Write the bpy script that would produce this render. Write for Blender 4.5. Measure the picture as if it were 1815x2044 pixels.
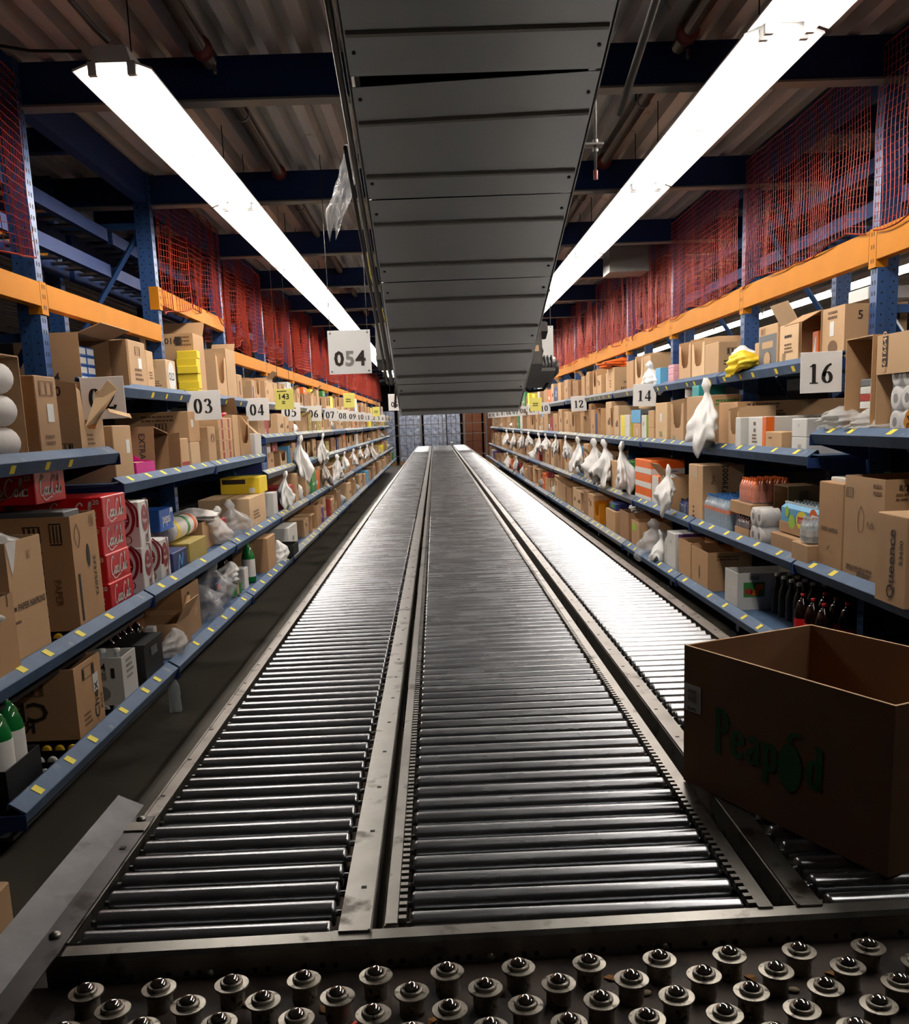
import bpy, math, random
from mathutils import Vector, Matrix
PI = math.pi
sc = bpy.context.scene
for o in list(bpy.data.objects): bpy.data.objects.remove(o)
C = sc.collection
# ------------------------------------------------------------------ camera, world, exposure
cam = bpy.data.objects.new('camera', bpy.data.cameras.new('camera')); C.objects.link(cam); sc.camera = cam
F_PX, PX, PY, VX, VY, ROLL = 1955.0, 907.5, 1210.0, 868.0, 843.0, 0.04
cam.data.sensor_fit = 'HORIZONTAL'; cam.data.sensor_width = 36.0
cam.data.lens = 36.0*F_PX/1815.0
CAM_SHIFT = (PY-1022.0)
cam.data.clip_start = 0.05; cam.data.clip_end = 200
d_ = Vector(((VX-PX)/F_PX, (VY-PY)/F_PX, 1)).normalized()          # aisle direction in camera space (x right, y down, z ahead)
u_ = Vector((-ROLL, -1, 0)); u_ = (u_-d_*(u_@d_)).normalized()      # world up in camera space
x_ = d_.cross(u_)
if x_.x < 0: x_ = -x_
R_ = Matrix(((x_.x, d_.x, u_.x), (x_.y, d_.y, u_.y), (x_.z, d_.z, u_.z)))      # world -> camera (y down, z ahead)
W_ = Matrix(((1,0,0),(0,-1,0),(0,0,-1))) @ R_                        # -> Blender camera space
cam.matrix_world = Matrix.Translation((0,0,1.63)) @ W_.transposed().to_4x4()
# the photograph is the upper part of a taller frame: its optical centre lies below its middle
cam.data.shift_x = 0.0; cam.data.shift_y = CAM_SHIFT/1815.0
w = bpy.data.worlds.new('hall_air'); sc.world = w; w.use_nodes = True
w.node_tree.nodes['Background'].inputs[0].default_value = (0.92,0.96,1.0,1)
w.node_tree.nodes['Background'].inputs[1].default_value = 0.036
vs = sc.view_settings; vs.view_transform = 'Standard'; vs.look = 'None'; vs.gamma = 1.0; vs.use_curve_mapping = False
vs.exposure = 0.0
TUBE = 38.0            # brightness of the fluorescent tubes
sc.cycles.max_bounces = 7; sc.cycles.diffuse_bounces = 3; sc.cycles.glossy_bounces = 4; sc.cycles.transparent_max_bounces = 12
sc.cycles.sample_clamp_indirect = 6.0; sc.cycles.caustics_reflective = False; sc.cycles.caustics_refractive = False
sc.cycles.use_denoising = True
rnd = random.Random(7)

# ------------------------------------------------------------------ materials
MATS = {}
def srgb(r, g, b):
    f = lambda c: (c/255/12.92 if c/255 <= .04045 else ((c/255+.055)/1.055)**2.4)
    return (f(r), f(g), f(b), 1)
def mat(name, rgb, rough=.6, metal=0, var=.12, scale=8, bump=0, emit=0, objvar=0, stretch=(1,1,1), spec=.5, rvar=0, dirt=None, dirt_scale=3, dirt_at=.62, world=False):
    if name in MATS: return MATS[name]
    m = bpy.data.materials.new(name); m.use_nodes = True; nt = m.node_tree; N, L = nt.nodes, nt.links
    b = N['Principled BSDF']; col = srgb(*rgb)
    b.inputs['Roughness'].default_value = rough; b.inputs['Metallic'].default_value = metal
    b.inputs['Specular IOR Level'].default_value = spec
    tc = N.new('ShaderNodeTexCoord'); mp = N.new('ShaderNodeMapping'); mp.inputs['Scale'].default_value = stretch
    co = N.new('ShaderNodeNewGeometry').outputs['Position'] if world else tc.outputs['Object']
    L.new(co, mp.inputs['Vector'])
    nz = N.new('ShaderNodeTexNoise'); nz.inputs['Scale'].default_value = scale; nz.inputs['Detail'].default_value = 3
    L.new(mp.outputs[0], nz.inputs['Vector'])
    hs = N.new('ShaderNodeHueSaturation'); hs.inputs['Color'].default_value = col
    mr = N.new('ShaderNodeMapRange'); mr.inputs[1].default_value = .25; mr.inputs[2].default_value = .75
    mr.inputs[3].default_value = 1-var; mr.inputs[4].default_value = 1+var
    L.new(nz.outputs[0], mr.inputs[0])
    val = mr.outputs[0]
    if objvar:
        oi = N.new('ShaderNodeObjectInfo'); m2 = N.new('ShaderNodeMapRange'); m2.inputs[3].default_value = 1-objvar; m2.inputs[4].default_value = 1+objvar
        L.new(oi.outputs['Random'], m2.inputs[0]); mu = N.new('ShaderNodeMath'); mu.operation = 'MULTIPLY'
        L.new(val, mu.inputs[0]); L.new(m2.outputs[0], mu.inputs[1]); val = mu.outputs[0]
    L.new(val, hs.inputs['Value']); out = hs.outputs[0]
    if dirt:
        n2 = N.new('ShaderNodeTexNoise'); n2.inputs['Scale'].default_value = dirt_scale; n2.inputs['Detail'].default_value = 6
        L.new(co, n2.inputs['Vector'])
        r2 = N.new('ShaderNodeMapRange'); r2.inputs[1].default_value = dirt_at; r2.inputs[2].default_value = dirt_at+.1
        L.new(n2.outputs[0], r2.inputs[0]); mx = N.new('ShaderNodeMixRGB'); mx.inputs[2].default_value = srgb(*dirt)
        L.new(r2.outputs[0], mx.inputs[0]); L.new(out, mx.inputs[1]); out = mx.outputs[0]
    L.new(out, b.inputs['Base Color'])
    if rvar:
        r3 = N.new('ShaderNodeMapRange'); r3.inputs[3].default_value = max(.02, rough-rvar); r3.inputs[4].default_value = rough+rvar
        L.new(nz.outputs[0], r3.inputs[0]); L.new(r3.outputs[0], b.inputs['Roughness'])
    if bump:
        bp = N.new('ShaderNodeBump'); bp.inputs['Strength'].default_value = bump; bp.inputs['Distance'].default_value = .01
        L.new(nz.outputs[0], bp.inputs['Height']); L.new(bp.outputs[0], b.inputs['Normal'])
    if emit:
        b.inputs['Emission Color'].default_value = col; b.inputs['Emission Strength'].default_value = emit
    MATS[name] = m; return m
def film(name, rgb, clear=.5, rough=.15, bump=.6, scale=14):
    m = bpy.data.materials.new(name); m.use_nodes = True; nt = m.node_tree; N, L = nt.nodes, nt.links
    b = N['Principled BSDF']; b.inputs['Base Color'].default_value = srgb(*rgb); b.inputs['Roughness'].default_value = rough
    nz = N.new('ShaderNodeTexNoise'); nz.inputs['Scale'].default_value = scale; nz.inputs['Detail'].default_value = 4
    tc = N.new('ShaderNodeTexCoord'); L.new(tc.outputs['Object'], nz.inputs['Vector'])
    bp = N.new('ShaderNodeBump'); bp.inputs['Strength'].default_value = bump; bp.inputs['Distance'].default_value = .02
    L.new(nz.outputs[0], bp.inputs['Height']); L.new(bp.outputs[0], b.inputs['Normal'])
    t = N.new('ShaderNodeBsdfTransparent'); mx = N.new('ShaderNodeMixShader'); mx.inputs[0].default_value = clear
    L.new(b.outputs[0], mx.inputs[1]); L.new(t.outputs[0], mx.inputs[2]); L.new(mx.outputs[0], N['Material Output'].inputs['Surface'])
    MATS[name] = m; return m
M = MATS
mat('concrete', (88,82,72), .4, 0, .25, 2.5, .08, dirt=(58,53,46), dirt_scale=1.3, dirt_at=.55, rvar=.15)
mat('deck_steel', (214,214,214), .5, .1, .15, 2, dirt=(170,150,125), dirt_scale=5, dirt_at=.66, stretch=(4,.4,1))
mat('dark_wall', (40,38,40), .8, 0, .2, 2)
mat('blue_paint', (34,66,112), .42, 0, .12, 6, dirt=(26,40,66), dirt_scale=9, dirt_at=.68)
mat('deep_blue_paint', (30,50,96), .6, 0, .12, 4, spec=.15)
mat('shelf_blue', (66,88,116), .55, .1, .14, 9, spec=.2, dirt=(104,112,122), dirt_scale=16, dirt_at=.62)
mat('shelf_grey', (104,110,118), .5, .3, .14, 9, dirt=(70,76,84), dirt_scale=14, dirt_at=.66)
mat('yellow_paint', (182,114,18), .6, 0, .08, 5, spec=.12, dirt=(180,104,8), dirt_scale=6, dirt_at=.72)
mat('rack_hole', (10,12,18), .8)
mat('net_orange', (160,50,28), .6, 0, .1, 30, objvar=.12)
mat('roller_steel', (158,159,162), .27, .92, .12, 30, stretch=(.15,1,1), rvar=.09, dirt=(70,62,54), dirt_scale=16, dirt_at=.76, world=True)
mat('rail_steel', (142,138,132), .38, 1, .2, 14, dirt=(66,60,52), dirt_scale=11, dirt_at=.58, rvar=.12)
mat('plate_steel', (98,96,97), .42, .9, .25, 12, dirt=(56,52,50), dirt_scale=8, dirt_at=.55)
mat('dark_steel', (52,50,48), .45, .9, .25, 10, dirt=(28,26,23), dirt_scale=9, dirt_at=.5)
mat('pan_steel', (152,152,150), .29, .95, .04, 2, stretch=(3,.5,1), rvar=.015)
mat('rib_steel', (122,118,111), .5, .9, .1, 6)
mat('black_plastic', (20,20,21), .4, 0, .1)
mat('black_rubber', (14,14,14), .75)
mat('chrome', (216,210,204), .07, 1, .04, 40)
mat('worn_zinc', (152,145,133), .36, .65, .25, 60, dirt=(58,50,42), dirt_scale=70, dirt_at=.56)
mat('table_bed', (62,50,42), .6, .35, .3, 14, dirt=(30,23,19), dirt_scale=10, dirt_at=.5)
mat('card_tan', (192,155,115), .8, 0, .06, 5, objvar=.13)
mat('card_kraft', (178,139,99), .82, 0, .07, 5, objvar=.13)
mat('card_pale', (208,174,134), .8, 0, .06, 5, objvar=.1)
mat('card_deep', (146,108,74), .85, 0, .08, 5, objvar=.1)
mat('tote_card', (130,94,62), .85, 0, .08, 6)
mat('card_edge', (206,172,132), .9, 0, .1, 40)
mat('tape', (196,164,120), .25, 0, .04)
mat('ink', (46,34,26), .8); mat('ink_soft', (112,80,54), .85); mat('ink_black', (14,13,13), .7)
mat('grey_ink', (140,138,132), .8)
mat('paper', (226,224,218), .7, 0, .03, 10); mat('sign_white', (250,249,246), .45, 0, .03, 6)
mat('white_card', (222,220,214), .55, 0, .04, 6, objvar=.05)
mat('yellow_card', (236,204,44), .6, 0, .05); mat('label_yellow', (246,226,60), .6, 0, .06); mat('sign_yellow', (240,232,120), .55, 0, .04)
mat('coke_red', (206,26,34), .35, 0, .05); mat('maroon', (130,22,34), .4, 0, .05); mat('dull_red', (150,40,34), .55, 0, .08)
mat('pepsi_blue', (24,92,176), .4, 0, .06); mat('navy', (32,44,98), .5, 0, .08); mat('sky', (96,170,214), .5, 0, .06)
mat('olive', (166,146,74), .6, 0, .08); mat('leaf_green', (52,128,60), .5, 0, .08); mat('lime', (158,202,62), .5, 0, .06)
mat('magenta', (206,20,136), .5, 0, .04); mat('orange_card', (232,108,30), .5, 0, .07); mat('pink', (226,170,184), .6, 0, .08)
mat('slate', (92,94,96), .6, 0, .06); mat('purple', (96,52,120), .5, 0, .06); mat('teal', (30,136,140), .5)
mat('tissue', (228,222,216), .95, 0, .04, 30, .15); mat('core_dark', (120,108,98), .9)
mat('bag_white', (246,244,240), .5, 0, .03, 10, .25)
mat('cola', (24,10,8), .12, 0, .05); mat('orange_drink', (226,112,52), .15, 0, .06); mat('tea_dark', (66,24,16), .15)
mat('green_glass', (22,110,50), .08, 0, .05); mat('red_cap', (190,28,34), .4); mat('blue_cap', (60,120,190), .4)
mat('lamp_housing', (228,226,222), .4, 0, .03)
mat('pipe_brown', (92,80,72), .5, .3, .12, 9); mat('coupling_red', (110,40,36), .5, .2); mat('conduit', (116,112,107), .5, .5, .1)
mat('box_grey', (120,118,114), .5, .2, .06); mat('motor_grey', (70,66,62), .5, .4, .15, 12)
mat('wheel_yellow', (236,190,40), .5); mat('wheel_white', (206,202,192), .5)
mat('wood', (176,122,70), .75, 0, .12, 6, stretch=(1,8,1)); mat('dry_leaf', (150,104,56), .9, 0, .2); mat('pebble', (150,132,112), .9, 0, .15); mat('red_plastic', (226,60,40), .4)
mat('tubes', (255,249,242), .5, emit=TUBE)
mat('wrap_blue', (160,168,188), .2, 0, .5, 9, .8, dirt=(206,214,226), dirt_scale=7, dirt_at=.6)
mat('pallet_card', (112,64,40), .8, 0, .12, 4, objvar=.15)
m = MATS['roller_steel']; N = m.node_tree.nodes; tg = N.new('ShaderNodeCombineXYZ'); tg.inputs[0].default_value = 1.0      # turned tubes: fine grooves run around the axis
m.node_tree.links.new(tg.outputs[0], N['Principled BSDF'].inputs['Tangent']); N['Principled BSDF'].inputs['Anisotropic'].default_value = .65
film('film_clear', (236,236,236), .72); film('film_bag', (235,233,228), .5, .25); film('film_tight', (230,236,240), .78, .08)
film('bottle_clear', (220,230,235), .62, .05, .5, 40); film('water_body', (190,214,232), .35, .06, .5, 40)

# ------------------------------------------------------------------ mesh helpers
class MB:
    def __init__(s): s.v, s.f, s.m, s.sm, s.mats = [], [], [], [], []
    def mi(s, name):
        if name not in s.mats: s.mats.append(name)
        return s.mats.index(name)
    def add(s, vs, fs, m, smooth=False, M4=None):
        n = len(s.v); i = s.mi(m)
        s.v += [tuple(M4 @ Vector(v)) if M4 else tuple(v) for v in vs]
        for f in fs: s.f.append([a+n for a in f]); s.m.append(i); s.sm.append(smooth)
        return s
    def box(s, x0, x1, y0, y1, z0, z1, m, M4=None):
        return s.add([(x0,y0,z0),(x1,y0,z0),(x1,y1,z0),(x0,y1,z0),(x0,y0,z1),(x1,y0,z1),(x1,y1,z1),(x0,y1,z1)],
                     [(0,3,2,1),(4,5,6,7),(0,1,5,4),(1,2,6,5),(2,3,7,6),(3,0,4,7)], m, False, M4)
    def bev(s, x0, x1, y0, y1, z0, z1, m, r=.004, M4=None):        # box with chamfered vertical and top edges
        a = [(x0+r,y0),(x1-r,y0),(x1,y0+r),(x1,y1-r),(x1-r,y1),(x0+r,y1),(x0,y1-r),(x0,y0+r)]
        cx, cy = (x0+x1)/2, (y0+y1)/2
        k = [(cx+(x-cx)*(1-2*r/(x1-x0)), cy+(y-cy)*(1-2*r/(y1-y0))) for x,y in a]
        vs = [(x,y,z0) for x,y in a]+[(x,y,z1-r) for x,y in a]+[(x,y,z1) for x,y in k]
        fs = [tuple(range(7,-1,-1)), tuple(range(16,24))]
        for i in range(8):
            j = (i+1)%8; fs += [(i,j,j+8,i+8),(i+8,j+8,j+16,i+16)]
        return s.add(vs, fs, m, False, M4)
    def prism(s, poly, a0, a1, axis, m, M4=None):                  # extrude a 2-D polygon along x, y or z
        n = len(poly)
        P = {'x': lambda p,a:(a,p[0],p[1]), 'y': lambda p,a:(p[0],a,p[1]), 'z': lambda p,a:(p[0],p[1],a)}[axis]
        vs = [P(p,a0) for p in poly]+[P(p,a1) for p in poly]
        fs = [tuple(range(n)), tuple(range(2*n-1,n-1,-1))]+[(i,i+n,(i+1)%n+n,(i+1)%n) for i in range(n)]
        return s.add(vs, fs, m, False, M4)
    def tube(s, pts, r, m, n=8, cap=True, M4=None):
        pts = [Vector(p) for p in pts]; rs = r if isinstance(r,(list,tuple)) else [r]*len(pts)
        vs, fs = [], []; t = (pts[1]-pts[0]).normalized()
        a = t.cross(Vector((0,0,1)) if abs(t.z)<.9 else Vector((1,0,0))).normalized()
        for i,p in enumerate(pts):
            t = (pts[min(i+1,len(pts)-1)]-pts[max(i-1,0)]).normalized()
            a = (a-t*(a@t)).normalized(); b = t.cross(a)
            vs += [p+(a*math.cos(2*PI*k/n)+b*math.sin(2*PI*k/n))*rs[i] for k in range(n)]
        for i in range(len(pts)-1):
            for k in range(n): fs.append((i*n+k, i*n+(k+1)%n, (i+1)*n+(k+1)%n, (i+1)*n+k))
        if cap:
            c = len(vs); e = (len(pts)-1)*n
            s.add(vs, fs, m, n > 5, M4); q = len(s.v)-len(vs)
            i = s.mi(m)
            s.f += [[q+k for k in range(n-1,-1,-1)], [q+e+k for k in range(n)]]; s.m += [i,i]; s.sm += [False,False]
            return s
        return s.add(vs, fs, m, n > 5, M4)
    def lathe(s, prof, m, n=16, M4=None, smooth=True, cap=True):             # prof: (radius, z) from bottom to top
        vs, fs = [], []
        for r,z in prof: vs += [(r*math.cos(2*PI*k/n), r*math.sin(2*PI*k/n), z) for k in range(n)]
        for i in range(len(prof)-1):
            for k in range(n): fs.append((i*n+k, i*n+(k+1)%n, (i+1)*n+(k+1)%n, (i+1)*n+k))
        s.add(vs, fs, m, smooth, M4)
        if cap: s.add(vs[:n], [tuple(range(n-1,-1,-1))], m, False, M4); s.add(vs[-n:], [tuple(range(n))], m, False, M4)
        return s
    def ball(s, c, r, m, n=12, M4=None):
        prof = [(max(r*math.sin(PI*i/n),1e-4), -r*math.cos(PI*i/n)) for i in range(n+1)]
        T = Matrix.Translation(c)
        return s.lathe(prof, m, n+4, (M4 @ T) if M4 else T)
    def mesh(s, name):
        me = bpy.data.meshes.new(name); me.from_pydata(s.v, [], s.f)
        for k in s.mats: me.materials.append(MATS[k])
        me.polygons.foreach_set('material_index', s.m); me.polygons.foreach_set('use_smooth', s.sm); me.update()
        return me
    def build(s, name, parent=None, loc=(0,0,0), rot=(0,0,0)): return link(name, s.mesh(name), parent, loc, rot)
def link(name, me, parent=None, loc=(0,0,0), rot=(0,0,0)):
    o = bpy.data.objects.new(name, me); C.objects.link(o); o.parent = parent; o.location = loc; o.rotation_euler = rot
    return o
def tag(o, label, cat, group=None):
    o['label'] = label; o['category'] = cat
    if group: o['group'] = group
    return o
def thing(name, label, cat, loc=(0,0,0), rz=0, group=None):
    return tag(link(name, None, None, loc, (0,0,rz)), label, cat, group)
def struct(o): o['kind'] = 'structure'; return o
def dup(root, loc, rz, label, group=None):
    r = root.copy(); C.objects.link(r); r.location = loc; r.rotation_euler = (root.rotation_euler.x, root.rotation_euler.y, rz); r['label'] = label
    if group: r['group'] = group
    for ch in list(root.children):
        c = ch.copy(); C.objects.link(c); c.parent = r
        for g in list(ch.children):
            e = g.copy(); C.objects.link(e); e.parent = c
    return r
def frame(o, right, up):                                            # 4x4 mapping (x,y,0) drawings onto a plane
    r, u = Vector(right).normalized(), Vector(up).normalized(); n = r.cross(u)
    return Matrix(((r.x,u.x,n.x,o[0]),(r.y,u.y,n.y,o[1]),(r.z,u.z,n.z,o[2]),(0,0,0,1)))
# --- lettering: sans words from the built-in font, numerals and serif letters drawn as pen strokes
def words(txt, size, fr, m, parent, name='printing', align='CENTER', sx=1.0, shear=0.0, bold=.014):
    cu = bpy.data.curves.new('lettering', 'FONT'); cu.body = txt; cu.size = size; cu.align_x = align; cu.align_y = 'CENTER'; cu.resolution_u = 2; cu.shear = shear; cu.offset = bold*size
    to = bpy.data.objects.new('lettering', cu); C.objects.link(to)
    me = bpy.data.meshes.new_from_object(to); bpy.data.objects.remove(to); bpy.data.curves.remove(cu)
    me.materials.clear(); me.materials.append(MATS[m])
    me.transform(fr @ Matrix.Translation((0,0,.002)) @ Matrix.Diagonal((sx,1,1,1)))
    return link(name, me, parent)
def smooth_pts(p, k=6):
    if len(p) < 3: return [Vector(a) for a in p]
    P = [Vector(a) for a in p]; out = []
    for i in range(len(P)-1):
        a, b, c, e = P[max(i-1,0)], P[i], P[i+1], P[min(i+2,len(P)-1)]
        for j in range(k):
            t = j/k
            out.append(.5*((2*b)+(c-a)*t+(2*a-5*b+4*c-e)*t*t+(3*b-a-3*c+e)*t**3))
    return out+[P[-1]]
def ell(cx, cy, rx, ry, a0=0, a1=360, n=18):
    return [(cx+rx*math.cos(math.radians(a0+(a1-a0)*i/n)), cy+ry*math.sin(math.radians(a0+(a1-a0)*i/n))) for i in range(n+1)]
def stroke(mb, pts, thin, thick, m, M4, sm=True):
    P = smooth_pts(pts) if sm else [Vector(a) for a in pts]
    vs, fs = [], []
    for i,p in enumerate(P):
        t = (P[min(i+1,len(P)-1)]-P[max(i-1,0)]).normalized()
        h = (thin+(thick-thin)*abs(t.y)**1.3)/2; n = Vector((-t.y,t.x))
        vs += [(p.x+n.x*h, p.y+n.y*h, 0), (p.x-n.x*h, p.y-n.y*h, 0)]
    for i in range(len(P)-1): fs.append((2*i,2*i+1,2*i+3,2*i+2))
    mb.add(vs, fs, m, False, M4)
SERIF = {
 '0': [(ell(.3,.5,.2,.46),1,0)], '1': [([(.33,.03),(.33,.95)],1,1),([(.13,.82),(.33,.94)],0,1),([(.12,.02),(.54,.02)],0,1)],
 '2': [([(.1,.7),(.16,.9),(.32,.95),(.47,.82),(.45,.6),(.3,.35),(.08,.05)],1,0),([(.08,.06),(.52,.06),(.55,.2)],.5,1)],
 '3': [([(.1,.78),(.2,.93),(.36,.92),(.45,.75),(.38,.6),(.24,.53)],1,0),([(.24,.53),(.42,.48),(.5,.28),(.4,.08),(.22,.03),(.08,.14)],1,0)],
 '4': [([(.41,.0),(.41,.96)],1,1),([(.41,.95),(.05,.3)],0,1),([(.03,.28),(.58,.28)],.5,1)],
 '5': [([(.52,.92),(.2,.92)],.6,1),([(.2,.94),(.14,.55)],0,1),([(.13,.54),(.28,.6),(.44,.5),(.49,.3),(.4,.1),(.24,.03),(.08,.12)],1,0)],
 '6': [([(.5,.93),(.3,.8),(.14,.5),(.12,.2),(.28,.03),(.45,.12),(.48,.33),(.36,.52),(.2,.5),(.13,.36)],1,0)],
 '7': [([(.08,.75),(.1,.92),(.54,.92)],.5,1),([(.54,.92),(.25,0)],.7,1)],
 '8': [(ell(.3,.73,.16,.21),1,0),(ell(.3,.27,.2,.25),1,0)], '9': [([(.1,.05),(.3,.18),(.46,.48),(.48,.78),(.32,.95),(.15,.86),(.12,.65),(.24,.46),(.4,.48),(.47,.62)],1,0)],
 'P': [([(.14,.0),(.14,.98)],1,1),([(.02,.01),(.28,.01)],0,1),([(.02,.97),(.3,.97)],0,1),([(.14,.96),(.38,.94),(.5,.74),(.4,.54),(.16,.5)],1,0)],
 'e': [([(.1,.36),(.48,.36)],0,1),([(.48,.36),(.44,.56),(.28,.64),(.12,.52),(.08,.3),(.16,.08),(.32,.02),(.48,.14)],1,0)],
 'a': [([(.12,.54),(.26,.64),(.4,.56),(.42,.4),(.42,.1),(.52,.03)],1,0),([(.42,.38),(.18,.3),(.08,.14),(.2,.01),(.36,.08),(.42,.16)],1,0)],
 'p': [([(.14,-.3),(.14,.62)],1,1),([(.02,-.3),(.26,-.3)],0,1),([(.02,.62),(.14,.62)],0,1),(ell(.32,.32,.18,.3,150,-150),1,0)],
 'd': [([(.44,.0),(.44,.98)],1,1),([(.3,.97),(.44,.97)],0,1),([(.44,.01),(.56,.01)],0,1),(ell(.26,.32,.18,.3,30,330),1,0)],
}
def serif(txt, h, fr, m, parent, name='numeral', adv=.7, thick=.19):
    mb = MB(); W = adv*len(txt)
    for i,ch in enumerate(txt):
        for pts,k,straight in SERIF[ch]:
            T = fr @ Matrix.Translation((0,0,.0012)) @ Matrix.Diagonal((h,h,1,1)) @ Matrix.Translation((i*adv-W/2,-.5,0))
            stroke(mb, pts, .06+(thick-.06)*(k if straight else 0), .06+(thick-.06)*(1 if k else 0), m, T, not straight)
    return mb.build(name, parent)
COLA = [[(1.0,1.5),(.75,1.72),(.38,1.5),(.12,.85),(.25,.2),(.65,.08),(1.05,.42)], ell(1.36,.42,.2,.32), [(1.93,.66),(1.76,.74),(1.62,.45),(1.74,.14),(2.0,.28)],
        ell(2.28,.42,.19,.31), [(2.5,.76),(2.47,.3),(2.62,.12),(2.78,.5),(3.0,.56)], [(3.78,1.36),(3.5,1.66),(3.14,1.36),(2.98,.75),(3.14,.14),(3.55,.08),(3.92,.45)], ell(4.16,.42,.19,.32),
        [(4.38,.3),(4.6,1.1),(4.68,1.62),(4.54,1.66),(4.5,1.1),(4.52,.25),(4.7,.12)], ell(4.98,.42,.19,.31), [(5.2,.76),(5.17,.3),(5.34,.12)], [(.7,-.05),(1.4,-.32),(2.6,-.12),(3.1,-.1)]]
def script_logo(width, fr, m, parent, name='logo', shear=.12):
    mb = MB(); s = width/5.4
    S = Matrix(((1,shear,0,0),(0,1,0,0),(0,0,1,0),(0,0,0,1)))
    for p in COLA: stroke(mb, p, .1, .2, m, fr @ Matrix.Translation((0,0,.0014)) @ Matrix.Diagonal((s,s*1.15,1,1)) @ S @ Matrix.Translation((-2.7,-.75,0)))
    return mb.build(name, parent)
def panel(w_, h_, fr, m, parent, name='shipping_label', z=.001):
    mb = MB(); mb.add([(-w_/2,-h_/2,0),(w_/2,-h_/2,0),(w_/2,h_/2,0),(-w_/2,h_/2,0),(-w_/2,-h_/2,z),(w_/2,-h_/2,z),(w_/2,h_/2,z),(-w_/2,h_/2,z)],
        [(4,5,6,7),(0,1,5,4),(1,2,6,5),(2,3,7,6),(3,0,4,7)], m, False, fr)
    return mb.build(name, parent)
def bars(w_, h_, fr, m, parent, name='barcode', n=9, border=True):
    mb = MB(); r = random.Random(int(w_*9999))
    for i in range(n):
        x = -w_*.42+w_*.84*i/(n-1); t = w_/n*(.2+.35*r.random())
        mb.add([(x-t/2,-h_*.4,.0015),(x+t/2,-h_*.4,.0015),(x+t/2,h_*.4,.0015),(x-t/2,h_*.4,.0015)], [(0,1,2,3)], m, False, fr)
    if border:
        for a,b,c,e in ((-w_/2,w_/2,-h_/2,-h_*.44),(-w_/2,w_/2,h_*.44,h_/2),(-w_/2,-w_*.47,-h_/2,h_/2),(w_*.47,w_/2,-h_/2,h_/2)):
            mb.add([(a,c,.0015),(b,c,.0015),(b,e,.0015),(a,e,.0015)], [(0,1,2,3)], m, False, fr)
    return mb.build(name, parent)
def lines(w_, h_, fr, m, parent, name='printing', n=3, seed=1):
    mb = MB(); r = random.Random(seed)
    for i in range(n):
        y = h_/2-h_*(i+.5)/n; x = -w_/2
        while x < w_/2*(.4+.6*r.random()):
            l = w_*(.05+.12*r.random()); mb.add([(x,y-h_*.26/n,.0013),(x+l,y-h_*.26/n,.0013),(x+l,y+h_*.26/n,.0013),(x,y+h_*.26/n,.0013)], [(0,1,2,3)], m, False, fr); x += l+w_*.025
    return mb.build(name, parent)

# ------------------------------------------------------------------ the setting
PITCH = 2.1; YL, YR = 4.9, 5.02; NB = 15                            # rack bays; first joint in view on each side
XL, XR = -1.85, 2.2                                                # faces of the rack posts
def ybay(s, k): return (YL if s < 0 else YR)+PITCH*(k-1)           # bay k runs from ybay(k) to ybay(k+1)
struct(MB().box(-7,9,-4,46,-.1,0,'concrete').build('floor'))
mb = MB(); prof = []; x = -7.0
while x < 9:
    prof += [(x,3.34),(x+.06,3.34),(x+.085,3.395),(x+.125,3.395)]; x += .15
prof += [(9,3.34),(9,3.46),(-7,3.46)]
n = len(prof)-2
vs = [(p[0],y,p[1]) for y in (-4,46) for p in prof[:n]]
mb.add(vs, [(i,i+1,i+1+n,i+n) for i in range(n-1)], 'deck_steel'); mb.box(-7,9,-4,46,3.42,3.5,'dark_wall')
struct(mb.build('ceiling'))
struct(MB().box(-7.1,-7,-4,46,0,3.5,'dark_wall').build('wall_left')); struct(MB().box(9,9.1,-4,46,0,3.5,'dark_wall').build('wall_right'))
struct(MB().box(-7.1,9.1,46,46.1,0,3.5,'dark_wall').build('wall_back')); struct(MB().box(-7.1,9.1,-4.1,-4,0,3.5,'dark_wall').build('wall_front'))

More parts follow.
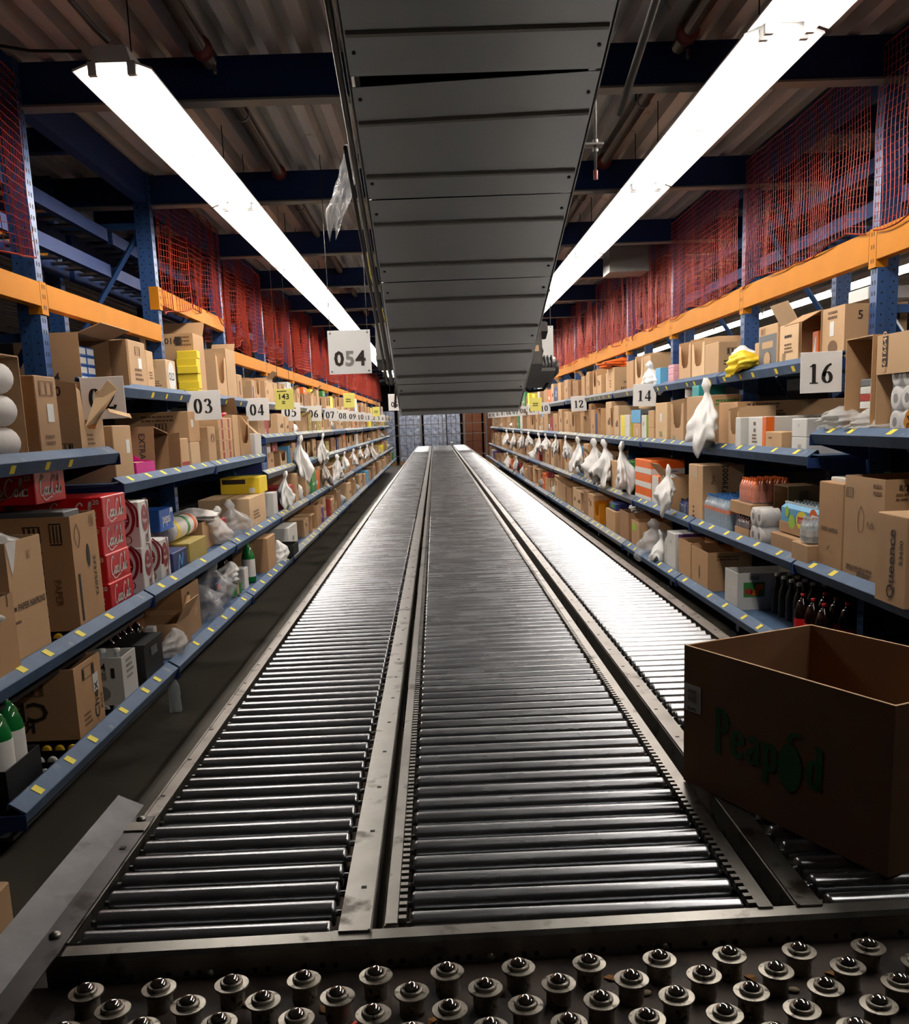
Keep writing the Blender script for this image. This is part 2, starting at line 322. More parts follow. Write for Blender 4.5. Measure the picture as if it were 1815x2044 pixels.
# ------------------------------------------------------------------ roller conveyors
YE = 38.0; RP = .0772
def roller_me(L, n=16):
    r = .0242
    T = Matrix.Rotation(PI/2,4,'Y'); m = MB()
    for pr_ in ([(.006,-.012),(.006,0)],[(.006,0),(.017,0),(.0215,.0012),(.0236,.0035),(r,.006)],[(r,.006),(r,L-.006)],[(r,L-.006),(.0236,L-.0035),(.0215,L-.0012),(.017,L),(.006,L)],[(.006,L),(.006,L+.012)]): m.lathe(pr_, 'roller_steel', n, T, True, pr_[0][0] < .01 and pr_[-1][0] < .01)
    return m.mesh('roller')
def conveyor(name, label, xa, xb, y0, rails, guards, skip=0):
    t = thing(name, label, 'conveyor', ((xa+xb)/2, y0, 0)); cx = (xa+xb)/2
    me = roller_me(xb-xa); tot = int((YE-y0-.04)/RP)
    for i in range(100): link('roller', me, t, (xa-cx, .03+i*RP, .731))
    far = MB()
    for i in range(100, tot):
        y = .03+i*RP; k = 12
        vs = [(X-cx, y+.0242*math.sin(2*PI*(j+.5)/k), .731+.0242*math.cos(2*PI*(j+.5)/k)) for X in (xa,xb) for j in range(k)]
        far.add(vs, [(j,j+k,(j+1)%k+k,(j+1)%k) for j in range(k)], 'roller_steel', True)
        if i < 200: far.add(vs, [tuple(range(k)), tuple(range(2*k-1,k-1,-1))], 'roller_steel')
    o = far.build('far_rollers', t); o['kind'] = 'stuff'
    for (a, b, top, side) in rails:                                # channel rail: top flange, web, lip, square bolt holes and section joints
        m = MB(); a -= cx; b -= cx; wx = a if side < 0 else b
        y = 0.0; k = 0
        while y < YE-y0:
            e = min(y+3.02, YE-y0)
            m.box(a, b, y+.0015, e-.0015, top-.004, top, 'rail_steel'); m.box(wx-.002, wx+.002, y+.0015, e-.0015, top-.13, top-.004, 'rail_steel')
            m.box(min(wx,wx-side*.03), max(wx,wx-side*.03), y+.0015, e-.0015, top-.134, top-.13, 'rail_steel')
            y = e
        if b-a > .03:
            for q in range(44): m.box((a+b)/2-.005+side*.006, (a+b)/2+.005+side*.006, .16+q*.265, .17+q*.265, top-.0035, top+.0006, 'black_rubber')
        m.box(wx-side*.0, wx-side*.0045, 0, YE-y0, top-.002, top+.0025, 'rail_steel') if b-a > .03 else None
        m.build('side_rail', t)
    for (a, b, top) in guards:                                     # slotted chain guard beside the live rollers
        m = MB(); a -= cx; b -= cx; m.box(a, b, 0, YE-y0, top-.03, top-.012, 'dark_steel')
        for q in range(520):
            y = .012+q*.0257; m.box(a, b, y, y+.0125, top-.013, top, 'rail_steel')
        m.build('chain_guard', t)
    for q in range(12):                                            # H-shaped stands
        y = .5+q*3.02; m = MB(); a, b = xa-cx, xb-cx
        for X in (a,b): m.box(X-.02,X+.02,y,y+.04,0,.62,'dark_steel'); m.box(X-.05,X+.05,y-.04,y+.08,0,.006,'dark_steel')
        m.box(a,b,y+.01,y+.03,.25,.29,'dark_steel'); m.box(a,b,y+.01,y+.03,.56,.62,'dark_steel')
        m.build('stand', t)
    return t
conveyor('roller_conveyor', 'gravity roller conveyor beside the bare floor, with a bent guide plate at its near end', -.668, -.222, 1.60, [(-.715,-.682,.752,-1),(-.207,-.150,.752,1)], [])
conveyor('roller_conveyor', 'widest roller conveyor, middle of the three, with slotted chain guards along both edges', -.080, .527, 1.62, [(-.124,-.103,.752,-1),(.548,.574,.752,1)], [(-.101,-.087,.755),(.533,.547,.755)])
conveyor('roller_conveyor', 'roller conveyor by the right shelves with the open printed carton standing on it', .682, 1.072, 1.62, [(.618,.664,.752,-1),(1.086,1.132,.752,1)], [])

# bent guide plate bolted over the rail at the near end
g = thing('guide_plate', 'bent steel guide plate bolted along the near outer edge of the bare-floor conveyor', 'guide plate', (-.72,1.8,.756))
m = MB(); P = [(-.07,.028),(-.012,.0),(.034,.0)]; q = .0025
ys = [-.62,-.4,0,.3,.5]
for (a,b) in ((0,1),(1,2)):
    vs = []; top = [.52,.52,.47,.47]
    for y in (-.85,(.43 if a == 0 else .36)):
        for p in (P[a],P[b]): vs.append((p[0],y,p[1]))
    vs2 = [(v[0]-(q if a == 0 else 0),v[1],v[2]-q) for v in vs]
    m.add(vs+vs2, [(0,1,3,2),(6,7,5,4),(0,2,6,4),(1,5,7,3),(0,4,5,1),(2,3,7,6)], 'plate_steel')
m.build('plate', g)
for y in (-.16,.36): MB().lathe([(.011,0),(.011,.003),(.006,.007),(.0005,.0075)],'rail_steel',12).build('bolt', g, (.008,y-.02,.001))
MB().box(-.006,.006,0,.012,-.001,.001,'black_rubber').build('bolt_hole', g, (.014,.18,.001))
MB().bev(-.02,.028,0,.05,0,.003,'rail_steel',.002).build('clip', g, (.008,.27,.001))

# ------------------------------------------------------------------ ball transfer table in front
BR = .024
bt = thing('ball_transfer_table', 'ball transfer table strewn with grit across the near end of the three conveyors', 'ball table', (0,1.59,.0), BR)
m = MB(); m.box(-.74,1.25,-.55,-.012,.685,.692,'table_bed'); m.build('bed', bt)
m = MB(); pr = [(-.002,.66),(-.002,.738),(.004,.746),(.034,.748),(.036,.742),(.036,.70),(.033,.70),(.033,.742),(.005,.742),(.001,.736),(.001,.66)]
m.prism([(p[0]-.01,p[1]) for p in pr], -.71, 1.25, 'x', 'rail_steel')
for x in [-.6+.118*i for i in range(16)]:
    for dx in (-.02,.012,.034): m.lathe([(.0052,0),(.0052,.0012)],'black_rubber',10, Matrix.Translation((x+dx,-.012,.704)) @ Matrix.Rotation(PI/2,4,'X'))
m.build('end_rail', bt)
for x in (-.43,.06,.37,.9): MB().lathe([(.008,0),(.008,.004),(.001,.0045)],'worn_zinc',6).build('bolt', bt, (x,-.0115,.702), (PI/2,0,0))
for x in (-.68,1.2):
    for y in (-.5,-.05): MB().box(x-.02,x+.02,y-.02,y+.02,0,.685,'dark_steel').build('leg', bt)
cm_ = MB()
for pr_ in ([(.0205,0),(.0205,.027)],[(.0222,.026),(.0226,.0335)],[(.0278,.0335),(.0286,.0352),(.0286,.0362),(.0280,.0372)],[(.0278,.0373),(.0188,.0378)],[(.0188,.0376),(.0182,.0418)],[(.0182,.0418),(.0172,.0436),(.0160,.0438)],[(.0160,.0438),(.0150,.0415)]): cm_.lathe(pr_, 'worn_zinc', 28)
cup = cm_.mesh('ball_transfer')
bal = MB().ball((0,0,.0385), .0150, 'chrome', 16).mesh('ball')
for row in range(6):
    for i in range(-7, 13):
        x = -.018+.0597*(row%2)+.1193*i; y = -.0945-.054*row
        if x < -.66+.02*row or x > 1.2: continue
        c = link('ball_transfer', cup, bt, (x+y*0-.0, y, .692), (0,0,rnd.random()*6)); link('ball', bal, c)
# grit on the table
def deb(name, label, cat, x, y, mesh, grp=None):
    o = link(name, mesh, None, (x, y, .6925), (0,0,rnd.random()*6)); tag(o, label, cat, grp)
leaf = MB(); leaf.add([(0,0,0),(.012,.006,.004),(.026,.002,.001),(.02,-.008,.003),(.008,-.007,.005)],[(0,1,2,3,4)],'dry_leaf'); leaf.add([(0,0,-.0005),(.012,.006,.0034),(.026,.002,.0004),(.02,-.008,.0024),(.008,-.007,.0044)],[(4,3,2,1,0)],'dry_leaf'); leaf_me = leaf.mesh('leaf_scrap')
peb = MB(); peb.ball((0,0,.004),.007,'pebble',7); peb.v = [(a*1.5,b,c*.6) for a,b,c in peb.v]; peb_me = peb.mesh('pebble')
for i,(x,y) in enumerate([(-.22,1.47),(-.31,1.49),(.07,1.47),(.27,1.5),(.5,1.48),(.2,1.36),(.62,1.5),(.8,1.5),(-.05,1.4),(.43,1.33)]):
    deb('leaf_scrap', f'{["curled brown","flat brown"][i%2]} leaf scrap among the ball transfers, {["first","second","third","fourth","fifth","sixth","seventh","eighth","ninth","tenth"][i]} of the scraps', 'leaf scrap', x, y, leaf_me, 'leaf scraps on the ball table')
for i,(x,y) in enumerate([(-.56,1.45),(.55,1.45),(.31,1.46),(.72,1.42),(-.35,1.48)]):
    deb('pebble', ['pale flat pebble by the guide plate corner','long pale pebble wedged against a ball transfer','small tan pebble near the end rail','tan pebble beside two ball transfers on the dark side','round pebble behind a ball transfer'][i], 'pebble', x, y, peb_me)
deb('plastic_sliver', 'bright red plastic sliver lying on the ball table', 'plastic sliver', -.165, 1.415, MB().box(-.003,.003,-.015,.015,0,.003,'red_plastic').mesh('plastic_sliver'))

# ------------------------------------------------------------------ printed tote carton on the right conveyor
tw, td, thh = .60, .40, .335; A = math.atan2(1.703-2.248, .818-.569)
t = thing('tote_carton', 'open brown tote carton with green lettering, standing crooked on the roller conveyor', 'carton', (.569,2.248,.7555), A)
m = MB(); e = .006                                                  # local x along the near side, y towards the far right
for a in ((0,tw,0,e),(0,tw,td-e,td),(0,e,e,td-e),(tw-e,tw,e,td-e)): m.box(a[0],a[1],a[2],a[3],0,thh,'tote_card')
m.box(e,tw-e,e,td-e,.001,.006,'tote_card'); m.build('body', t)
m = MB()
for a in ((0,tw,0,e),(0,tw,td-e,td),(0,e,e,td-e),(tw-e,tw,e,td-e)): m.box(a[0],a[1],a[2],a[3],thh,thh+.0012,'card_edge')
m.build('cut_edge', t)
mat('print_green', (26,92,42), .8)
fr = frame((.29,0,.150),(1,0,0),(0,0,1))
mb = MB(); h = .078
for ch,xo in (('P',-.155),('e',-.102),('a',-.052),('p',-.004),('d',.124)):
    for pts,k,st in SERIF[ch]:
        stroke(mb, pts, .1, .2, 'print_green', fr @ Matrix.Translation((0,0,.0012)) @ Matrix.Diagonal((h,h*(1.15 if ch != 'P' else 1.3),1,1)) @ Matrix.Translation((xo/h-.3,-.4,0)), not st)
mb.add([(p[0],p[1],.0013) for p in ell(.055,-.012,.034,.052,0,345,23)], [tuple(range(24))], 'print_green', False, fr)
stroke(mb, [(.05,.04),(.06,.06),(.085,.066)], .008, .012, 'print_green', fr @ Matrix.Translation((0,0,.0015)))
mb.build('lettering', t)
f2 = frame((.033,0,.212),(1,0,0),(0,0,1)); lb = panel(.058,.066,f2,'paper',t,'barcode_label')
f3 = frame((.033,-.0012,.219),(0,0,1),(-1,0,0)); bars(.036,.04,f3,'ink_black',lb,'barcode',11,False); words('86443', .013, frame((.033,-.0012,.187),(1,0,0),(0,0,1)), 'ink_black', lb, 'numbers')

# ------------------------------------------------------------------ racking (front = local +x, towards the aisle)
def SX(s): return XL if s < 0 else XR
def rz(s): return 0.0 if s < 0 else PI
SIDE = {-1: 'left', 1: 'right'}
ORD = ['first','second','third','fourth','fifth','sixth','seventh','eighth','ninth','tenth','eleventh','twelfth','thirteenth','fourteenth','fifteenth','sixteenth','seventeenth','eighteenth','nineteenth','twentieth']
def num(s, k): return k+1 if s < 0 else 17-k                        # number plate hanging at the start of bay k
def post_mesh(holes):
    m = MB(); d, w_ = .105, .078
    m.prism([(0,-w_/2),(0,w_/2),(-d,w_/2),(-d,.006),(-d+.012,.003),(-d+.012,-.003),(-d,-.006),(-d,-w_/2)], 0, 3.33, 'z', 'blue_paint')
    for s_ in (-1,1):                                               # pressed seam along each flank
        m.box(-.056,-.050,s_*w_/2-.0008,s_*w_/2+.0014,0,3.33,'blue_paint')
    if holes:
        for i in range(60):
            z = .2+i*.052
            for y in (-.014,.014): m.box(-.001,.0006,y-.005,y+.005,z-.01,z+.01,'rack_hole')
            for s_ in (-1,1):
                for x,dz in ((-.025,0),(-.082,.0),(-.066,.026)):
                    r = .0058 if dz == 0 else .0042; y = s_*(w_/2+.0007)
                    vs = [(x+r*math.cos(a*PI/3), y, z+dz+r*math.sin(a*PI/3)) for a in range(6)]
                    m.add(vs, [tuple(range(6)) if s_ < 0 else tuple(range(5,-1,-1))], 'rack_hole')
    return m.mesh('post')
P_H, P_P = post_mesh(True), post_mesh(False)
brace_h = MB().box(-.66,-.1,-.02,.02,-.02,.02,'blue_paint').mesh('brace')
m = MB(); m.tube([(-.66,0,-.4),(-.1,0,.4)],.02,'blue_paint',4); brace_d = m.mesh('brace')
foot = MB().box(-.13,.025,-.06,.06,0,.008,'blue_paint').mesh('foot_plate')
for s in (-1,1):
    for k in range(0, NB+1):
        y = ybay(s,k); n_ = num(s,k)
        t = thing('rack_frame', f'blue perforated upright frame of the {SIDE[s]} rack, {ORD[k]} from the camera', 'rack frame', (SX(s),y,0), rz(s))
        me = P_H if k < 8 else P_P
        link('post', me, t); link('post', me, t, (-.64,0,0)); link('foot_plate', foot, t); link('foot_plate', foot, t, (-.64,0,0))
        for z in (.3,1.2,2.1,3.0): link('brace', brace_h, t, (0,0,z))
        for z in (.75,1.65,2.55): link('brace', brace_d, t, (0,0,z))
        c = MB().bev(.0,.004,-.06,.06,-.03,.03,'blue_paint',.001).mesh('splice_plate') if k == 0 and s < 0 else None
def beam_me(mat_, L, hgt, name, conn=True, dep=.05):
    m = MB(); m.prism([(-.002,0),(.0,.002),(.0,hgt-.002),(-.002,hgt),(-dep,hgt),(-dep,0)], .045, L-.045, 'y', mat_)
    return m.mesh(name)
def connector(hgt):
    m = MB(); m.box(0,.004,-.04,.04,-.035,hgt+.004,'yellow_paint'); m.box(-.06,.0,.036,.04,-.035,hgt+.004,'yellow_paint'); m.box(-.06,.0,-.04,-.036,-.035,hgt+.004,'yellow_paint')
    for z in (.0,hgt*.45,hgt*.86):
        for y in (-.012,.012): m.box(.003,.0046,y-.004,y+.004,z-.012,z+.008,'rack_hole')
    return m.mesh('connector')
for s in (-1,1):
    hg = .112 if s < 0 else .148; z0 = 2.238 if s < 0 else 2.332
    bm, cm = beam_me('yellow_paint',PITCH,hg,'beam'), connector(hg)
    for k in range(0, NB):
        z = z0+(.25 if (s < 0 and k == 2) else 0); a, b = num(s,k), num(s,k+1)
        where = f'{ORD[k]} bay'
        t = thing('rack_beam', f'yellow rack beam facing the aisle, {SIDE[s]} rack, {where}' + (', set higher than its neighbours' if s < 0 and k == 2 else ''), 'rack beam', (SX(s)+.012*(-s),ybay(s,k),z), rz(s))
        off = 0 if s < 0 else -PITCH
        link('beam_body', bm, t, (0,off,0))
        if k < 9:
            link('connector', cm, t, (-.004, 0.0, 0)) if s < 0 else link('connector', cm, t, (-.004,0,0))
        if k < 2 and s < 0:
            t2 = thing('rear_beam', f'yellow rear rack beam seen through the {SIDE[s]} rack, {where}', 'rack beam', (SX(s)+.70*s,ybay(s,k),2.74), rz(s))
            link('beam_body', bm, t2, (0,off,0))
# deck steelwork under the mezzanine: joists across the aisle, stringers over the rack faces
for k in range(0, NB+1):
    y = YL+.06+PITCH*(k-1)
    m = MB(); m.box(-3.4,3.9,y-.035,y+.035,3.135,3.325,'deep_blue_paint'); m.box(-3.4,3.9,y-.06,y+.04,3.126,3.136,'box_grey')
    tag(m.build('deck_joist'), f'dark blue joist crossing under the metal deck, {ORD[k]} from the camera', 'joist')
for s in (-1,1):
    for k in range(0, NB):
        y = ybay(s,k); x = SX(s)+.05*s
        tag(MB().box(x-.035,x+.035,y+.05,y+PITCH-.05,3.14,3.33,'deep_blue_paint').build('deck_stringer'), f'blue stringer along the top of the {SIDE[s]} rack, {ORD[k]} bay', 'stringer')
        if k < 6:
            a = sorted((x+.04*s, x+.66*s))
            tag(MB().box(a[0],a[1],y+PITCH/2-.035,y+PITCH/2+.035,3.2,3.33,'deep_blue_paint').build('short_joist'), f'short blue joist inside the top of the {SIDE[s]} rack, {ORD[k]} bay', 'joist')
# upper storage seen through the racks: slatted steel shelves on blue rails
for s in (-1,1):
    for k in range(0, 6):
        y = ybay(s,k)
        for lv,z in enumerate((2.72,2.95)):
            t = thing('slat_shelf', f'{"lower" if lv == 0 else "upper"} slatted steel shelf high inside the {SIDE[s]} rack, {ORD[k]} bay', 'shelf', (SX(s)+.09*s,y,z), rz(s))
            o = 0 if s < 0 else -PITCH
            for q in range(9): MB().box(-.52,-.22,o+.12+q*.23,o+.2+q*.23,0,.012,'rail_steel').build('slat', t) if q < 9 else None
            MB().box(-.24,-.20,o+.05,o+PITCH-.05,-.05,.03,'deep_blue_paint').build('rail', t); MB().box(-.52,-.48,o+.05,o+PITCH-.05,-.05,.03,'deep_blue_paint').build('rail', t)

# ------------------------------------------------------------------ orange safety nets
def net_mesh(seed, fold, x_gather=1.0, L=PITCH-.1, z0=0, H=.78, nv=52, nh=21, droop=.05, corner=0):
    r = random.Random(seed); ph = [r.random()*6 for _ in range(8)]
    def P(u, v):                                                    # u along the bay, v up
        y = .05+L*u+.012*math.sin(9*v+ph[0])
        x = fold*(math.sin(13*u+ph[1]+1.5*v)*.5+.35*math.sin(29*u+ph[2]-v)+.2*math.sin(51*u+ph[3]))*(1.15-.6*v)
        z = z0+H*v-(droop*(abs(math.sin(2.6*PI*u+ph[4]))+.6*math.sin(11*u+ph[5])) + corner*max(0,.35-u))*(1-v)**2
        return Vector((.03+x, y, z))
    m = MB()
    for i in range(nv+1):
        u = i/nv; m.tube([P(u,j/12) for j in range(13)], .0021, 'net_orange', 3, False)
    for j in range(nh+1):
        v = j/nh; m.tube([P(i/36,v) for i in range(37)], .0019 if 0 < j < nh else .0045, 'net_orange', 3, False)
    return m.mesh('safety_net')
NETS = [net_mesh(3,.03), net_mesh(5,.05,nv=64), net_mesh(8,.075,nv=78,nh=22), net_mesh(11,.03,corner=.5,H=.74)]
NETF = [net_mesh(31,.010,droop=.03), net_mesh(34,.014,nv=56,nh=22,droop=.03)]
NETD = [net_mesh(21,.07,nv=90,nh=22), net_mesh(22,.09,nv=96,nh=22)]
for s in (-1,1):
    for k in range(0, NB):
        if s < 0 and k == 1: continue
        z = (2.46 if s < 0 else 2.5)+(0.14 if s < 0 and k == 2 else 0)
        me = (NETS[3] if (s < 0 and k == 2) else NETS[k%3]) if k < 5 else NETD[k%2]
        if s > 0 and k < 3: me = NETF[k%2]
        o = link('safety_net', me, None, (SX(s)-.0*s, ybay(s,k)+(0 if s < 0 else PITCH), z), (0,0,rz(s)))
        tag(o, f'orange safety net above the yellow beam, {SIDE[s]} rack, {ORD[k]} bay', 'safety net')
        if k >= 3:                                                  # a second, bunched layer behind it
            o = link('folded_net', NETD[(k+1)%2], None, (SX(s)+.16*s, ybay(s,k)+(0 if s < 0 else PITCH), z), (0,0,rz(s)))
            tag(o, f'bunched orange net behind the front net, {SIDE[s]} rack, {ORD[k]} bay', 'safety net')

# ------------------------------------------------------------------ fluorescent strip lights
FL = 2.40
def fixture():
    t = thing('strip_light', '', 'strip light', (0,0,3.0))
    m = MB(); m.prism([(-.06,.085),(.06,.085),(.075,.03),(.15,.004),(.152,-.004),(.149,-.004),(.072,.024),(-.072,.024),(-.149,-.004),(-.152,-.004),(-.15,.004),(-.075,.03)],0,FL,'y','lamp_housing')
    m.build('reflector', t)
    for x in (-.075,.075):
        MB().tube([(x,.03,.0),(x,FL-.03,.0)],.019,'tubes',10).build('tube', t)
        for y in (.012,FL-.012): MB().box(x-.016,x+.016,y-.012,y+.012,-.02,.03,'lamp_housing').build('lamp_holder', t)
    MB().box(-.03,.03,FL/2-.006,FL/2+.006,-.012,.026,'box_grey').build('clip', t)
    for y in (.3,FL-.3): MB().tube([(0,y,.085),(0,y,.4)],.003,'dark_steel',5).build('hanger_wire', t)
    return t
fx = fixture(); used = False
for (x, y0, n, nm) in ((-1.18,4.08,11,'row over the bare floor'),(1.355,1.50,12,'row over the right shelves'),(4.75,2.0,10,'row behind the right rack')):
    for i in range(n):
        loc = (x, y0+i*2.44, 3.0 if x < 4 else 2.96); lab = f'white fluorescent strip light, {ORD[i]} from the camera in the {nm}'
        if not used: fx.location = loc; fx['label'] = lab; fx['group'] = 'ceiling strip lights'; used = True
        else: dup(fx, loc, 0, lab, 'ceiling strip lights')
t = thing('light_cable', 'bare supply pipe and cable feeding the near end of the left strip light', 'cable', (-1.18,4.1,3.1))
MB().tube([(-.02,.05,.02),(-.06,.02,.06),(-.11,-.08,.12),(-.06,-.2,.16),(.04,-.3,.2)],.012,'conduit',8).build('elbow_pipe', t)
MB().tube([(-.12,.02,-.02),(-.3,-.03,-.03),(-.55,-.1,.0),(-1.2,-.2,.12)],.006,'black_rubber',6).build('cord', t)

# ------------------------------------------------------------------ sprinkler pipes
for (x, nm) in ((-.97,'left'),(1.2,'right')):
    t = thing('sprinkler_pipe', f'dull brown sprinkler pipe with red couplings above the {nm} strip lights', 'pipe', (x,0,3.3))
    MB().tube([(0,2,0),(0,34,0)],.032,'pipe_brown',12).build('pipe', t)
    for i,y in enumerate((4.75,6.95,9.7,12.5,15.4,18.3)):
        MB().tube([(0,y-.05,0),(0,y-.03,0),(0,y+.03,0),(0,y+.05,0)],[.034,.048,.048,.034],'coupling_red',12).build('coupling', t)
        MB().tube([(.03,y+.12,-.03),(.03,y+.12,-.07)],.008,'worn_zinc',8).build('sprinkler_head', t)
    for y in (5.9,8.2,10.8): MB().tube([(0,y,.03),(0,y,.1)],.004,'dark_steel',6).build('hanger_rod', t)
    for y in (5.7,8.0): MB().tube([(0,y-.012,0),(0,y+.012,0)],.038,'box_grey',12).build('joint_ring', t)
tag(MB().box(1.69,2.06,9.55,9.9,2.95,3.345,'box_grey').build('junction_cabinet'), 'grey metal cabinet hung under the deck beside the right strip lights', 'cabinet')

# ------------------------------------------------------------------ sloping overhead conveyor
SL = math.atan(.3)
oc = thing('incline_conveyor', 'overhead belt conveyor sloping down over the middle lane, seen from below', 'conveyor', (.155,2.72,2.68)); oc.rotation_euler = (-SL,0,0)
def pl(y): return (y-2.72)/math.cos(SL)
hw = .355
mb = MB(); mb.box(-hw+.02,hw-.02,pl(.9),pl(6.02),.06,.075,'black_rubber'); mb.build('belt', oc)
cuts = [.7,1.73,2.36,3.00,3.64,4.28,5.00,5.52,6.07]; ribs = [[1.0,1.4],[1.88,2.2],[2.5,2.83],[3.19,3.5],[3.81,4.13],[4.46,4.78],[5.1,5.4],[5.68,5.97]]
for i in range(8):
    a, b = pl(cuts[i])+.003, pl(cuts[i+1])-.003; o = link('pan_panel', None, oc)
    m = MB(); dz = 0.0; lft = .045 if i == 3 else (.004 if i > 3 else 0)
    # panel sheet; its near edge dips on one side where the fixing has come loose
    m.add([(-hw,a+lft,0),(hw,a+.004*(i == 3),0),(hw,b,0),(-hw,b,0),(-hw,a+lft,.002),(hw,a+.004*(i == 3),.002),(hw,b,.002),(-hw,b,.002)], [(0,3,2,1),(4,5,6,7),(0,1,5,4),(1,2,6,5),(2,3,7,6),(3,0,4,7)], 'pan_steel')
    for r_ in ribs[i]: q = pl(r_); sk = lft*.55*(1 if r_ < cuts[i]+.3 else .0); m.add([(-hw+.005,q-.014+sk,-.0005),(hw-.005,q-.014,-.0005),(hw-.005,q+.014,-.0005),(-hw+.005,q+.014+sk,-.0005),(-hw+.005,q-.006+sk,-.007),(hw-.005,q-.006,-.007),(hw-.005,q+.006,-.007),(-hw+.005,q+.006+sk,-.007)], [(4,7,6,5),(0,4,5,1),(2,6,7,3),(0,3,7,4),(1,5,6,2)], 'rib_steel')
    for x in (-hw+.02,hw-.02):
        for q in (a+.1,b-.1): m.lathe([(.0055,0),(.0055,.003)],'dark_steel',8,Matrix.Translation((x,q,-.003)))
    bpy.data.objects.remove(o); m.build('pan_panel', oc)
for s_ in (-1,1):
    m = MB(); x = s_*(hw+.004); m.box(min(x,x+s_*.004),max(x,x+s_*.004),pl(.7),pl(6.05),-.006,.16,'rail_steel'); m.box(min(x,x-s_*.03),max(x,x-s_*.03),pl(.7),pl(6.05),.155,.16,'rail_steel'); m.build('side_frame', oc)
MB().tube([(-hw-.03,pl(1.2),.03),(-hw-.03,pl(3.2),.03),(-hw-.028,pl(5.55),.02)],.011,'conduit',8).build('conduit', oc)
MB().tube([(-hw-.055,pl(3.4),.045),(-hw-.055,pl(5.6),.04)],.007,'conduit',8).build('conduit', oc)
MB().tube([(0,pl(6.04),.045)]+[(0,pl(6.04),.045)] if False else [(-hw+.01,pl(6.0),.05),(hw-.01,pl(6.0),.05)],.04,'black_rubber',14).build('tail_pulley', oc)
gm = MB(); gm.bev(.38,.46,pl(5.55),pl(5.72),.10,.38,'motor_grey',.01); gm.bev(.44,.5,pl(5.58),pl(5.70),.3,.36,'motor_grey',.008); gm.build('gearbox', oc)
gm = MB(); gm.tube([(.37,pl(5.86),.20),(.40,pl(5.86),.20),(.56,pl(5.86),.19),(.585,pl(5.86),.19)],[.04,.062,.062,.035],'black_plastic',16)
for i in range(7): gm.tube([(.42+i*.02,pl(5.86),.197),(.427+i*.02,pl(5.86),.197)],.068,'motor_grey',14)
gm.box(.38,.55,pl(5.72),pl(6.0),.12,.14,'motor_grey'); gm.build('motor', oc)
MB().tube([(.55,pl(5.9),.15),(.5,pl(5.95),.09),(.42,pl(5.97),.09),(.36,pl(5.95),.13)],.009,'black_rubber',8).build('motor_cable', oc)
panel(.04,.035,frame((.42,pl(5.55)-.001,.19),(1,0,0),(0,0,1)),'card_pale',oc,'rating_plate')
m = MB(); m.bev(-hw-.105,-hw-.02,pl(5.45),pl(5.62),.12,.33,'box_grey',.008); m.build('switch_box', oc)
MB().tube([(-hw-.06,pl(5.5),.12),(-hw-.07,pl(5.56),.06),(-hw-.03,pl(5.62),.045),(-hw-.01,pl(5.7),.08),(-hw-.03,pl(5.9),.0)],.007,'conduit',6).build('cable_loop', oc)
# hangers of the incline
t = thing('hanger_rod', 'threaded hanger rod with square washer plate and red tip holding up the sloping conveyor', 'hanger rod', (.69,4.2,2.7))
MB().tube([(0,0,-.09),(0,0,.62)],.006,'conduit',8).build('rod', t); MB().box(-.09,.03,-.03,.03,-.004,.004,'conduit').build('washer_plate', t)
MB().lathe([(.011,0),(.011,.014)],'conduit',6).build('nut', t, (0,0,-.024)); MB().lathe([(.011,0),(.011,.014)],'conduit',6).build('nut', t, (0,0,.008))
MB().lathe([(.009,0),(.009,.035),(.007,.037)],'coupling_red',8).build('tip', t, (0,0,-.13))
for (x,y,zt,nm) in ((.6,3.3,3.3,'rising from the right edge of the sloping conveyor'),):
    tag(MB().tube([(x+.02*(1 if x > 0 else -1),y,2.56),(x*(1.0)+.2*(1 if x > 0 else 0),y-.9,3.3)],.013,'conduit',8).build('brace_pipe'), f'thin grey brace pipe {nm}', 'pipe')
for (x,nm) in ((-.36,'left'),(.62,'right')):
    tag(MB().bev(x-.05,x+.05,2.75,2.9,2.86 if x < 0 else 2.74,3.0 if x < 0 else 2.86,'black_plastic',.01).build('photo_eye'), f'small black sensor box by the {nm} edge of the sloping conveyor', 'sensor box')
def crumple(h, r0, seed, prof, lobes=5, amp=.3, nu=30, nv=18, m_='bag_white', flat=.55):
    r = random.Random(seed); a = [r.random()*6 for _ in range(8)]; vs, fs = [], []
    for j in range(nv+1):
        v = j/nv; i0 = v*(len(prof)-1); q = min(int(i0),len(prof)-2); R = prof[q]+(prof[q+1]-prof[q])*(i0-q)
        for i in range(nu):
            u = 2*PI*i/nu
            k = 1+amp*(math.sin(lobes*u+a[0]+2.2*v)*.5+.35*math.sin((lobes+4)*u+a[1]-3*v)+.3*math.sin(2*u+a[2]+4*v))*min(1,.35+v)+.1*math.sin(23*v+3*u+a[3])
            k += amp*.35*math.sin((lobes+9)*u+a[7]+6*v)*v
            vs.append((R*r0*k*math.cos(u)*flat+.02*math.sin(5*v+a[4]), R*r0*k*math.sin(u)+.035*math.sin(5*v+a[5])*v, -h*v+(.05*math.sin(2*u+a[6])+.03*math.sin(5*u+a[2]))*v*v*h*3))
    for j in range(nv):
        for i in range(nu): fs.append((j*nu+i,(j+1)*nu+i,(j+1)*nu+(i+1)%nu,j*nu+(i+1)%nu))
    fs.append(tuple(range(nu))); fs.append(tuple(range(nv*nu+nu-1, nv*nu-1, -1)))
    return MB().add(vs, fs, m_, True)
tag(crumple(.32,.06,4,[.25,.5,.9,1,.95,1.05,.8,.35],4,.35,m_='film_clear').build('plastic_bag',None,(-.335,4.45,2.80),(.1,.1,.4)), 'torn clear plastic bag snagged on the edge of the sloping conveyor', 'plastic bag')
